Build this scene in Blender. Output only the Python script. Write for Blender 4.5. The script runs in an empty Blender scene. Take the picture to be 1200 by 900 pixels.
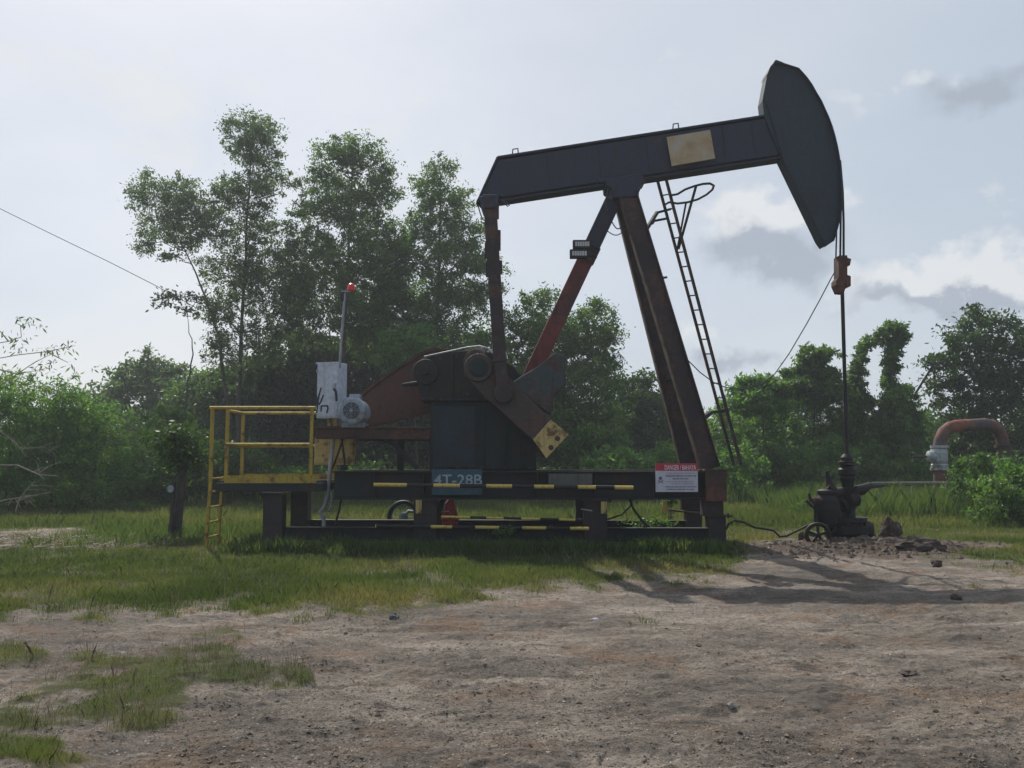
import bpy, math, random
import numpy as np
from mathutils import Vector, Matrix, Euler

F = 1050.0; CAMH = 1.5; HOR = 540.0
P = math.atan((HOR - 450) / F); cp, sp = math.cos(P), math.sin(P)
SC = bpy.context.scene
COL = SC.collection
random.seed(7)

def W(px, py, Y):
    """point at depth Y of the place seen at photo pixel (px,py); used to read sizes off the photo"""
    a = (px - 600) / F; b = (450 - py) / F
    d = Vector((a, cp - b * sp, sp + b * cp))
    t = Y / d.y
    return Vector((d.x * t, Y, d.z * t + CAMH))

def proj(X, Y, Z):
    z = Z - CAMH
    dep = Y * cp + z * sp; up = -Y * sp + z * cp
    return 600 + F * X / dep, 450 - F * up / dep

# ------------------------------------------------------------------ materials
MATS = {}
def new_mat(name):
    m = bpy.data.materials.new(name); m.use_nodes = True
    nt = m.node_tree; nt.nodes.clear()
    out = nt.nodes.new('ShaderNodeOutputMaterial')
    return m, nt, out

def N(nt, kind, **kw):
    n = nt.nodes.new(kind)
    for k, v in kw.items():
        if k.startswith('i_'):
            n.inputs[int(k[2:]) if k[2:].isdigit() else k[2:].replace('_', ' ')].default_value = v
        else:
            setattr(n, k, v)
    return n

def noise(nt, scale, detail=6, rough=0.6, coord=None, stretch=None):
    n = N(nt, 'ShaderNodeTexNoise'); n.inputs['Scale'].default_value = scale
    n.inputs['Detail'].default_value = detail; n.inputs['Roughness'].default_value = rough
    if coord is not None:
        if stretch:
            mp = N(nt, 'ShaderNodeMapping'); mp.inputs['Scale'].default_value = stretch
            nt.links.new(coord, mp.inputs['Vector']); coord = mp.outputs['Vector']
        nt.links.new(coord, n.inputs['Vector'])
    return n.outputs['Fac']

def ramp(nt, fac, stops):
    r = N(nt, 'ShaderNodeValToRGB')
    el = r.color_ramp.elements
    while len(el) < len(stops): el.new(0.5)
    for e, (p, c) in zip(el, stops):
        e.position = p; e.color = (c[0], c[1], c[2], 1) if not isinstance(c, (int, float)) else (c, c, c, 1)
    nt.links.new(fac, r.inputs['Fac'])
    return r.outputs['Color']

def mixc(nt, fac, a, b):
    m = N(nt, 'ShaderNodeMix', data_type='RGBA')
    if isinstance(fac, (int, float)): m.inputs[0].default_value = fac
    else: nt.links.new(fac, m.inputs[0])
    for s, v in ((6, a), (7, b)):
        if isinstance(v, tuple): m.inputs[s].default_value = (v[0], v[1], v[2], 1)
        else: nt.links.new(v, m.inputs[s])
    return m.outputs[2]

def bump(nt, h, strength=0.3, dist=0.02, normal=None):
    b = N(nt, 'ShaderNodeBump'); b.inputs['Strength'].default_value = strength
    b.inputs['Distance'].default_value = dist
    nt.links.new(h, b.inputs['Height'])
    if normal is not None: nt.links.new(normal, b.inputs['Normal'])
    return b.outputs['Normal']

def metal(name, base, rust=(0.09, 0.035, 0.018), amount=0.35, rough=0.6, dirt=(0.03, 0.025, 0.02), metallic=0.0, spec=0.3, scale=2.0):
    """painted steel with rust blotches, grime streaks and slight unevenness"""
    m, nt, out = new_mat(name)
    tc = N(nt, 'ShaderNodeTexCoord').outputs['Object']
    n1 = noise(nt, scale, 8, 0.65, tc)
    n2 = noise(nt, scale * 7, 8, 0.7, tc)
    n3 = noise(nt, scale * 1.5, 5, 0.6, tc, (4, 4, 0.5))
    v = ramp(nt, n2, [(0.3, tuple(c * 0.72 for c in base)), (0.7, tuple(min(1, c * 1.2) for c in base))])
    lo = 0.72 - amount * 0.45
    f1 = ramp(nt, n1, [(lo - 0.06, 0.0), (lo + 0.05, 1.0)])
    r = ramp(nt, n2, [(0.3, tuple(c * 0.55 for c in rust)), (0.65, tuple(c * 1.5 for c in rust))])
    c = mixc(nt, f1, v, r)
    f3 = ramp(nt, n3, [(0.5, 0.0), (0.75, 0.55)])
    c = mixc(nt, f3, c, dirt)
    b = N(nt, 'ShaderNodeBsdfPrincipled')
    nt.links.new(c, b.inputs['Base Color'])
    b.inputs['Metallic'].default_value = metallic
    b.inputs['Specular IOR Level'].default_value = spec
    rr = ramp(nt, n2, [(0.2, rough - 0.12), (0.8, min(1, rough + 0.25))])
    nt.links.new(rr, b.inputs['Roughness'])
    nt.links.new(bump(nt, n2, 0.35, 0.006), b.inputs['Normal'])
    nt.links.new(b.outputs[0], out.inputs[0])
    MATS[name] = m
    return m

def plain(name, base, rough=0.7, var=0.25, scale=8, spec=0.3, emit=None):
    m, nt, out = new_mat(name)
    tc = N(nt, 'ShaderNodeTexCoord').outputs['Object']
    n1 = noise(nt, scale, 7, 0.65, tc)
    c = ramp(nt, n1, [(0.3, tuple(x * (1 - var) for x in base)), (0.7, tuple(min(1, x * (1 + var)) for x in base))])
    b = N(nt, 'ShaderNodeBsdfPrincipled')
    nt.links.new(c, b.inputs['Base Color'])
    b.inputs['Roughness'].default_value = rough
    b.inputs['Specular IOR Level'].default_value = spec
    nt.links.new(bump(nt, n1, 0.25, 0.01), b.inputs['Normal'])
    nt.links.new(b.outputs[0], out.inputs[0])
    MATS[name] = m
    return m

def leafmat(name, dark, mid, light, trans=0.35, tint=(1.3, 1.25, 0.5), spec=0.35):
    m, nt, out = new_mat(name)
    at = N(nt, 'ShaderNodeAttribute'); at.attribute_name = 'var'
    c = ramp(nt, at.outputs['Fac'], [(0.0, dark), (0.5, mid), (1.0, light)])
    b = N(nt, 'ShaderNodeBsdfPrincipled'); nt.links.new(c, b.inputs['Base Color'])
    b.inputs['Roughness'].default_value = 0.5; b.inputs['Specular IOR Level'].default_value = spec
    t = N(nt, 'ShaderNodeBsdfTranslucent')
    mc = N(nt, 'ShaderNodeMix', data_type='RGBA', blend_type='MULTIPLY'); mc.inputs[0].default_value = 1
    nt.links.new(c, mc.inputs[6]); mc.inputs[7].default_value = (*tint, 1)
    nt.links.new(mc.outputs[2], t.inputs['Color'])
    mx = N(nt, 'ShaderNodeMixShader'); mx.inputs[0].default_value = trans
    nt.links.new(b.outputs[0], mx.inputs[1]); nt.links.new(t.outputs[0], mx.inputs[2])
    nt.links.new(mx.outputs[0], out.inputs[0])
    MATS[name] = m
    return m

NAVY = metal('navy_paint', (0.031, 0.036, 0.060), rust=(0.050, 0.034, 0.042), amount=0.15, rough=0.55)
HEADP = metal('slate_paint', (0.028, 0.043, 0.060), rust=(0.034, 0.042, 0.056), amount=0.2, rough=0.55)
POSTP = metal('rusty_post_paint', (0.042, 0.033, 0.038), rust=(0.075, 0.042, 0.036), amount=0.45, rough=0.65)
SKID = metal('dark_frame_paint', (0.022, 0.026, 0.030), rust=(0.034, 0.026, 0.024), amount=0.35, rough=0.7)
LEGP = metal('dark_leg_paint', (0.035, 0.030, 0.032), rust=(0.045, 0.030, 0.028), amount=0.4, rough=0.7)
TEAL = metal('teal_housing_paint', (0.016, 0.028, 0.033), rust=(0.022, 0.020, 0.018), amount=0.4, rough=0.6)
BLUEP = metal('blue_panel_paint', (0.020, 0.038, 0.054), rust=(0.022, 0.026, 0.028), amount=0.4, rough=0.55)
RUST = metal('rusty_steel', (0.065, 0.042, 0.036), rust=(0.095, 0.046, 0.034), amount=0.45, rough=0.8)
GUARDP = metal('brown_guard_paint', (0.115, 0.054, 0.042), rust=(0.085, 0.045, 0.036), amount=0.4, rough=0.7)
REDP = metal('red_strut_paint', (0.17, 0.048, 0.046), rust=(0.07, 0.035, 0.04), amount=0.36, rough=0.6, scale=1.3)
CRANKP = metal('crank_paint', (0.075, 0.060, 0.055), rust=(0.085, 0.045, 0.04), amount=0.4, rough=0.7)
WEIGHTP = metal('counterweight_paint', (0.060, 0.075, 0.080), rust=(0.07, 0.05, 0.045), amount=0.35, rough=0.7)
YEL = metal('yellow_paint', (0.42, 0.30, 0.045), rust=(0.12, 0.07, 0.03), amount=0.28, rough=0.6, scale=4)
YELD = metal('faded_yellow_paint', (0.52, 0.40, 0.16), rust=(0.14, 0.08, 0.04), amount=0.3, rough=0.7, scale=5)
YELBAR = metal('yellow_bar_paint', (0.62, 0.46, 0.12), rust=(0.2, 0.12, 0.05), amount=0.2, rough=0.5, scale=6)
BLKBAR = metal('black_bar_paint', (0.018, 0.018, 0.022), rust=(0.05, 0.04, 0.03), amount=0.2, rough=0.5, scale=6)
WORNLIT = metal('sunlit_worn_paint', (0.15, 0.115, 0.085), rust=(0.07, 0.045, 0.035), amount=0.5, rough=0.8, scale=4)  # worn beige paint, pale enough to paint in sunlight on the flange edge
WHT = metal('white_cabinet_paint', (0.50, 0.55, 0.64), rust=(0.3, 0.3, 0.32), amount=0.12, rough=0.5, dirt=(0.25, 0.26, 0.28))
GREYM = metal('motor_grey_paint', (0.30, 0.35, 0.40), rust=(0.15, 0.15, 0.15), amount=0.2, rough=0.5)
SILV = metal('silver_paint', (0.38, 0.42, 0.43), rust=(0.16, 0.15, 0.13), amount=0.25, rough=0.45, metallic=0.3)
PIPEP = metal('gooseneck_paint', (0.09, 0.075, 0.075), rust=(0.20, 0.07, 0.045), amount=0.5, rough=0.75, scale=0.8)
BLK = plain('black_rubber', (0.018, 0.018, 0.02), 0.6)
OILY = metal('oily_black_iron', (0.014, 0.012, 0.013), rust=(0.03, 0.019, 0.015), amount=0.25, rough=0.5)
GALV = metal('galvanised_steel', (0.33, 0.34, 0.36), rust=(0.2, 0.16, 0.13), amount=0.15, rough=0.5, metallic=0.4)
BARK = plain('bark', (0.075, 0.062, 0.050), 0.9, 0.4, 6)
PALEBARK = plain('dry_wood', (0.26, 0.24, 0.20), 0.9, 0.3, 10)
OLDWOOD = plain('old_wood', (0.06, 0.052, 0.05), 0.9, 0.4, 6)
ROCK = plain('clod_earth', (0.075, 0.058, 0.048), 0.95, 0.45, 9)
ROCKG = plain('grey_stone', (0.15, 0.15, 0.155), 0.9, 0.3, 12)
OLDC = plain('weathered_pipe', (0.15, 0.145, 0.13), 0.9, 0.3, 6)
CONC = plain('concrete', (0.30, 0.29, 0.27), 0.9, 0.25, 6)
REDC = plain('red_plastic', (0.36, 0.03, 0.035), 0.5, 0.3, 9)
REDL = plain('red_lamp', (0.75, 0.03, 0.03), 0.25, 0.15, 9, 0.5)
WIREP = plain('wire', (0.06, 0.06, 0.065), 0.6)
SIGNW = plain('sign_white', (0.50, 0.51, 0.58), 0.5, 0.12, 10)
SIGNR = plain('sign_red', (0.42, 0.045, 0.06), 0.5, 0.2, 10)
INK = plain('sign_ink', (0.04, 0.04, 0.06), 0.7)
INKG = plain('sign_grey_ink', (0.16, 0.15, 0.2), 0.7)
SIGNT = plain('letters_white', (0.62, 0.60, 0.66), 0.6)
BLUS = plain('number_plate_blue', (0.035, 0.085, 0.115), 0.6, 0.3, 10)
PLTXT = plain('number_letters', (0.30, 0.36, 0.40), 0.6, 0.3, 20)
LENS = plain('lamp_glass', (0.45, 0.46, 0.48), 0.3, 0.2, 30, 0.5)
GRIME = plain('graffiti_ink', (0.03, 0.035, 0.05), 0.7)

def faded():
    m, nt, out = new_mat('faded_plate_paint')
    tc = N(nt, 'ShaderNodeTexCoord').outputs['Object']
    n1 = noise(nt, 3.5, 6, 0.6, tc); n2 = noise(nt, 1.3, 4, 0.5, tc)
    c = ramp(nt, n1, [(0.3, (0.30, 0.21, 0.11)), (0.5, (0.42, 0.35, 0.22)), (0.7, (0.40, 0.42, 0.44))])
    c = mixc(nt, ramp(nt, n2, [(0.4, 0.0), (0.65, 0.7)]), c, (0.36, 0.24, 0.14))
    b = N(nt, 'ShaderNodeBsdfPrincipled'); nt.links.new(c, b.inputs['Base Color']); b.inputs['Roughness'].default_value = 0.7
    nt.links.new(b.outputs[0], out.inputs[0]); return m
FADED = faded()

L_FINE = leafmat('leaf_grey_green', (0.050, 0.085, 0.040), (0.082, 0.135, 0.062), (0.130, 0.195, 0.095), 0.52, (1.3, 1.35, 0.7), 0.25)
L_MID = leafmat('leaf_mid_green', (0.036, 0.078, 0.022), (0.068, 0.135, 0.036), (0.125, 0.200, 0.058), 0.52, (1.35, 1.4, 0.55), 0.25)
L_BRT = leafmat('leaf_fresh_green', (0.055, 0.130, 0.035), (0.090, 0.190, 0.052), (0.150, 0.260, 0.085), 0.55, (1.35, 1.4, 0.55), 0.25)
L_DRK = leafmat('leaf_dark_green', (0.024, 0.050, 0.020), (0.042, 0.082, 0.028), (0.078, 0.130, 0.042), 0.45, (1.3, 1.4, 0.6), 0.25)
L_BRD = leafmat('leaf_broad_green', (0.036, 0.082, 0.026), (0.068, 0.140, 0.038), (0.135, 0.225, 0.065), 0.52, (1.35, 1.4, 0.55), 0.35)
L_REED = leafmat('long_grass_blades', (0.055, 0.100, 0.034), (0.095, 0.160, 0.052), (0.190, 0.220, 0.100), 0.45, (1.3, 1.2, 0.6), 0.2)
L_GRASS = leafmat('grass_blades', (0.056, 0.088, 0.034), (0.100, 0.138, 0.050), (0.22, 0.195, 0.115), 0.45, (1.3, 1.3, 0.6), 0.2)
L_DRY = leafmat('dry_blades', (0.11, 0.09, 0.06), (0.17, 0.14, 0.09), (0.27, 0.24, 0.16), 0.2, (1, 1, 0.8))

# ------------------------------------------------------------------ mesh building
ROOTLOC = {}
def tag(o, label=None, cat=None, group=None, kind=None):
    if label: o['label'] = label
    if cat: o['category'] = cat
    if group: o['group'] = group
    if kind: o['kind'] = kind
    return o

def empty(name, loc, label, cat, group=None):
    o = bpy.data.objects.new(name, None); COL.objects.link(o)
    o.location = loc; o.empty_display_size = 0.3
    ROOTLOC[o.name] = Vector(loc)
    tag(o, label, cat, group)
    return o

def frame_axes(d):
    d = d.normalized()
    up = Vector((0, 0, 1)) if abs(d.z) < 0.95 else Vector((1, 0, 0))
    s = d.cross(up).normalized(); u = s.cross(d).normalized()
    return s, u

class MB:
    def __init__(s): s.v = []; s.f = []; s.sm = []; s.uvm = []
    def add(s, vs, fs, smooth=False):
        o = len(s.v); s.v += [Vector(v) for v in vs]
        for f in fs: s.f.append([i + o for i in f]); s.sm.append(smooth)
        return s
    def box(s, x0, x1, y0, y1, z0, z1):
        vs = [(x, y, z) for z in (z0, z1) for y in (y0, y1) for x in (x0, x1)]
        return s.add(vs, [(0, 2, 3, 1), (4, 5, 7, 6), (0, 1, 5, 4), (2, 6, 7, 3), (0, 4, 6, 2), (1, 3, 7, 5)])
    def prism(s, pts, y0, y1):
        """pts in XZ (counter-clockwise or not), extruded along Y"""
        n = len(pts)
        a = sum(pts[i][0] * pts[(i + 1) % n][1] - pts[(i + 1) % n][0] * pts[i][1] for i in range(n))
        if a < 0: pts = pts[::-1]
        vs = [(p[0], y0, p[1]) for p in pts] + [(p[0], y1, p[1]) for p in pts]
        fs = [tuple(range(n)), tuple(range(2 * n - 1, n - 1, -1))]
        fs += [(i + n, (i + 1) % n + n, (i + 1) % n, i) for i in range(n)]
        return s.add(vs, fs)
    def ppx(s, pp, Yr, y0, y1):
        return s.prism([((w := W(a, b, Yr)).x, w.z) for a, b in pp], y0, y1)
    def bar(s, p0, p1, w, h, up=None):
        """rectangular bar; w along side axis, h along up axis"""
        p0, p1 = Vector(p0), Vector(p1); d = (p1 - p0).normalized()
        if up is None: sd, u = frame_axes(d)
        else:
            u = Vector(up); u = (u - d * u.dot(d)).normalized(); sd = d.cross(u)
        vs = []
        for p in (p0, p1):
            for a, b in ((-1, -1), (1, -1), (1, 1), (-1, 1)): vs.append(p + sd * a * w / 2 + u * b * h / 2)
        return s.add(vs, [(3, 2, 1, 0), (4, 5, 6, 7), (0, 1, 5, 4), (1, 2, 6, 5), (2, 3, 7, 6), (3, 0, 4, 7)])
    def ibeam(s, p0, p1, depth, width, up, tf=0.02, tw=0.02):
        """depth along up, flange width along the side"""
        p0, p1 = Vector(p0), Vector(p1); d = (p1 - p0).normalized()
        u = Vector(up); u = (u - d * u.dot(d)).normalized()
        s.bar(p0 + u * (depth - tf) / 2, p1 + u * (depth - tf) / 2, width, tf, u)
        s.bar(p0 - u * (depth - tf) / 2, p1 - u * (depth - tf) / 2, width, tf, u)
        s.bar(p0, p1, tw, depth - 2 * tf, u)
        return s
    def tube(s, path, r, n=10, caps=True):
        path = [Vector(p) for p in path]; m = len(path)
        rs = r if isinstance(r, (list, tuple)) else [r] * m
        vs = []; prev = None
        for i, p in enumerate(path):
            d = (path[min(i + 1, m - 1)] - path[max(i - 1, 0)]).normalized()
            if prev is None: sd, u = frame_axes(d)
            else:
                sd = (prev - d * prev.dot(d)).normalized(); u = sd.cross(d).normalized()
            prev = sd
            for k in range(n):
                a = 2 * math.pi * k / n
                vs.append(p + (sd * math.cos(a) + u * math.sin(a)) * rs[i])
        fs = [(i * n + k, i * n + (k + 1) % n, (i + 1) * n + (k + 1) % n, (i + 1) * n + k) for i in range(m - 1) for k in range(n)]
        s.add(vs, fs, True)
        if caps:
            s.add(vs[:n], [tuple(range(n - 1, -1, -1))]); s.add(vs[-n:], [tuple(range(n))])
        return s
    def lathe(s, c, axis, prof, n=20):
        """prof: list of (radius, distance along axis)"""
        c = Vector(c); ax = Vector(axis).normalized(); sd, u = frame_axes(ax)
        vs = []
        for r, t in prof:
            for k in range(n):
                a = 2 * math.pi * k / n
                vs.append(c + ax * t + (sd * math.cos(a) + u * math.sin(a)) * max(r, 1e-4))
        m = len(prof)
        for i in range(m - 1):
            ring = vs[i * n:(i + 2) * n]
            s.add(ring, [(k, (k + 1) % n, n + (k + 1) % n, n + k) for k in range(n)], False)
        s.add(vs[:n], [tuple(range(n - 1, -1, -1))]); s.add(vs[-n:], [tuple(range(n))])
        for i in range(len(s.sm) - (m - 1) * n - 2, len(s.sm) - 2): s.sm[i] = n > 12
        return s
    def torus(s, c, axis, R, r, n=28, m=8, a0=0, a1=2 * math.pi):
        c = Vector(c); sd, u = frame_axes(Vector(axis))
        pts = [c + (sd * math.cos(a0 + (a1 - a0) * k / n) + u * math.sin(a0 + (a1 - a0) * k / n)) * R for k in range(n + 1)]
        return s.tube(pts, r, m)
    def blob(s, c, rx, ry, rz, seed=0, sub=3, amp=0.25):
        rng = random.Random(seed); c = Vector(c)
        import bmesh
        bm = bmesh.new(); bmesh.ops.create_icosphere(bm, subdivisions=sub, radius=1)
        from mathutils import noise as mn
        off = Vector((rng.random() * 50, rng.random() * 50, rng.random() * 50))
        vs = []
        for v in bm.verts:
            k = 1 + amp * mn.noise(v.co * 1.3 + off) * 1.6 + amp * 0.6 * mn.noise(v.co * 3.7 + off) + amp * 0.3 * mn.noise(v.co * 9 + off)
            vs.append(c + Vector((v.co.x * rx, v.co.y * ry, v.co.z * rz)) * k)
        fs = [[v.index for v in f.verts] for f in bm.faces]
        bm.free()
        return s.add(vs, fs, False)
    def build(s, name, mat, parent=None, bevel=0, label=None, loc=None):
        me = bpy.data.meshes.new(name)
        if parent is not None: off = ROOTLOC[parent.name]
        else:
            if loc is None:
                xs = [v.x for v in s.v]; ys = [v.y for v in s.v]; zs = [v.z for v in s.v]
                loc = Vector(((min(xs) + max(xs)) / 2, (min(ys) + max(ys)) / 2, min(zs)))
            off = Vector(loc)
        me.from_pydata([v - off for v in s.v], [], s.f); me.update()
        me.polygons.foreach_set('use_smooth', s.sm)
        me.materials.append(mat)
        o = bpy.data.objects.new(name, me); COL.objects.link(o)
        if parent is not None: o.parent = parent
        else: o.location = off
        ROOTLOC[o.name] = off
        if bevel:
            b = o.modifiers.new('edge', 'BEVEL'); b.width = bevel; b.segments = 1; b.limit_method = 'ANGLE'; b.angle_limit = math.radians(40)
        if label: o['label'] = label
        return o

def npmesh(name, verts, nper, mat, var=None, parent=None, loc=None, smooth=False):
    """verts: (N, nper, 3) array of separate polygons"""
    n = verts.shape[0]
    off = np.array(ROOTLOC[parent.name] if parent is not None else (loc if loc is not None else (0, 0, 0)), dtype=np.float64)
    me = bpy.data.meshes.new(name)
    me.vertices.add(n * nper); me.vertices.foreach_set('co', (verts.reshape(-1, 3) - off).astype(np.float32).ravel())
    me.loops.add(n * nper); me.loops.foreach_set('vertex_index', np.arange(n * nper, dtype=np.int32))
    me.polygons.add(n); me.polygons.foreach_set('loop_start', np.arange(0, n * nper, nper, dtype=np.int32))
    me.update(calc_edges=True)
    if var is not None:
        a = me.attributes.new('var', 'FLOAT', 'FACE'); a.data.foreach_set('value', var.astype(np.float32))
    me.materials.append(mat)
    o = bpy.data.objects.new(name, me); COL.objects.link(o)
    if parent is not None: o.parent = parent
    else: o.location = off
    ROOTLOC[o.name] = Vector(off)
    return o

# ------------------------------------------------------------------ numpy noise
def hash2(ix, iy, seed):
    h = (ix.astype(np.int64) * 374761393 + iy.astype(np.int64) * 668265263 + seed * 1442695041) & 0xffffffff
    h = ((h ^ (h >> 13)) * 1274126177) & 0xffffffff
    return ((h ^ (h >> 16)) & 0xffff) / 65535.0
def vnoise(x, y, seed=0):
    ix = np.floor(x); iy = np.floor(y); fx = x - ix; fy = y - iy
    fx = fx * fx * (3 - 2 * fx); fy = fy * fy * (3 - 2 * fy)
    a = hash2(ix, iy, seed); b = hash2(ix + 1, iy, seed); c = hash2(ix, iy + 1, seed); d = hash2(ix + 1, iy + 1, seed)
    return (a * (1 - fx) + b * fx) * (1 - fy) + (c * (1 - fx) + d * fx) * fy
def fbm(x, y, scale, octv=4, seed=0, gain=0.5):
    s = 0; a = 1; t = 0
    for i in range(octv):
        s = s + a * vnoise(x / scale * 2 ** i + 17.3 * i, y / scale * 2 ** i - 9.1 * i, seed + i); t += a; a *= gain
    return s / t

# grass edge of the clearing, world metres (X, Y)
EDGE = [(-40, 724), (0, 722), (100, 720), (180, 722), (250, 712), (300, 722), (380, 716), (480, 712), (540, 698), (600, 690), (680, 682), (760, 677), (830, 676), (866, 664), (880, 646), (920, 636), (960, 632),
        (1010, 634), (1060, 640), (1100, 650), (1150, 662), (1260, 672)]
PATCH = [(60, 840, 110, 34), (170, 815, 100, 22), (225, 775, 70, 18), (290, 795, 50, 16), (110, 780, 60, 12), (20, 880, 90, 25), (250, 745, 40, 10), (345, 790, 22, 13), (120, 855, 90, 16), (20, 770, 40, 10), (190, 790, 60, 14)]
def grassiness(X, Y):
    """0 bare soil .. 1 grass, from the shape of the clearing"""
    Yc_ = np.maximum(Y, 2.0)
    px, py = proj(X, Yc_, 0.0)
    ex = np.array([e[0] for e in EDGE]); ey = np.array([e[1] for e in EDGE])
    e = np.interp(px, ex, ey)
    w = fbm(X, Y, 1.2, 4, 5) - 0.5
    w2 = fbm(X, Y, 0.25, 3, 8) - 0.5
    g = 0.5 + (e - py + w * np.where(px > 840, 12, 26) + w2 * 34) / 20.0
    p = np.full_like(g, -1.0)
    for a, b, rx, ry in PATCH:
        p = np.maximum(p, 1.25 - ((px - a) / rx) ** 2 - ((py - b) / ry) ** 2)
    p = np.minimum(p, 1) * 1.0 + w * 2.6 + w2 * 2.6
    g = np.clip(np.maximum(g, np.where((py > e), p * 1.1, -1)), 0, 1)
    # worn strip on the left, bare soil round the well
    d = ((X - 6.1) / 2.3) ** 2 + ((Y - 15.6) / 1.5) ** 2
    g = np.where(d < 1 + w * 1.2, 0, g)
    s = 1 - ((px - 60) / 170) ** 2 - ((py - 634) / 14) ** 2 + w * 1.5
    g = np.where(s > 0.25, g * 0.35, g)
    return np.where(Y < 3.5, 0.3 * g, g)

def height(X, Y):
    g = grassiness(X, Y)
    h = (fbm(X, Y, 3.0, 3, 1) - 0.5) * 0.09
    near = np.exp(-np.maximum(np.abs(X) - 8, 0) / 6) * np.exp(-np.maximum(Y - 22, 0) / 10)
    r = (fbm(X, Y, 0.55, 5, 2, 0.6) - 0.5) * 0.07 + (fbm(X, Y * 1.8, 0.12, 3, 3) - 0.5) * 0.028
    pit = np.clip(fbm(X * 0.7, Y * 1.3, 0.8, 4, 12) - 0.60, 0, 1) * -0.22
    r = r + np.clip(fbm(X, Y * 1.6, 0.30, 4, 14, 0.6) - 0.52, 0, 1) * 0.10 + (fbm(X, Y, 0.045, 2, 15) - 0.5) * 0.012
    r = r - 0.035 * np.clip(1 - np.abs(((Y - 0.12 * X + 0.5 * fbm(X, Y, 3, 2, 16)) % 1.9) - 0.95) / 0.2, 0, 1) * (fbm(X, Y, 1.5, 2, 18) > 0.45)
    h = h + (r + pit) * (1 - 0.6 * g) * near + 0.03 * g * near
    wl = np.exp(-((X - 6.5) / 2.2) ** 2 - ((Y - 15.4) / 1.2) ** 2)
    h = h + wl * ((fbm(X, Y, 0.5, 4, 90, 0.65) - 0.5) * 0.16 + np.clip(fbm(X, Y, 0.22, 3, 92) - 0.6, 0, 1) * 0.25)
    h = h + 0.13 * np.exp(-((X - 6.3) / 1.5) ** 2 - ((Y - 15.9) / 1.0) ** 2) + 0.05 * np.exp(-((X - 4.4) / 0.6) ** 2 - ((Y - 15.0) / 0.4) ** 2)
    return h
def gz(x, y): return float(height(np.array([x]), np.array([float(y)]))[0])

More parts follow.
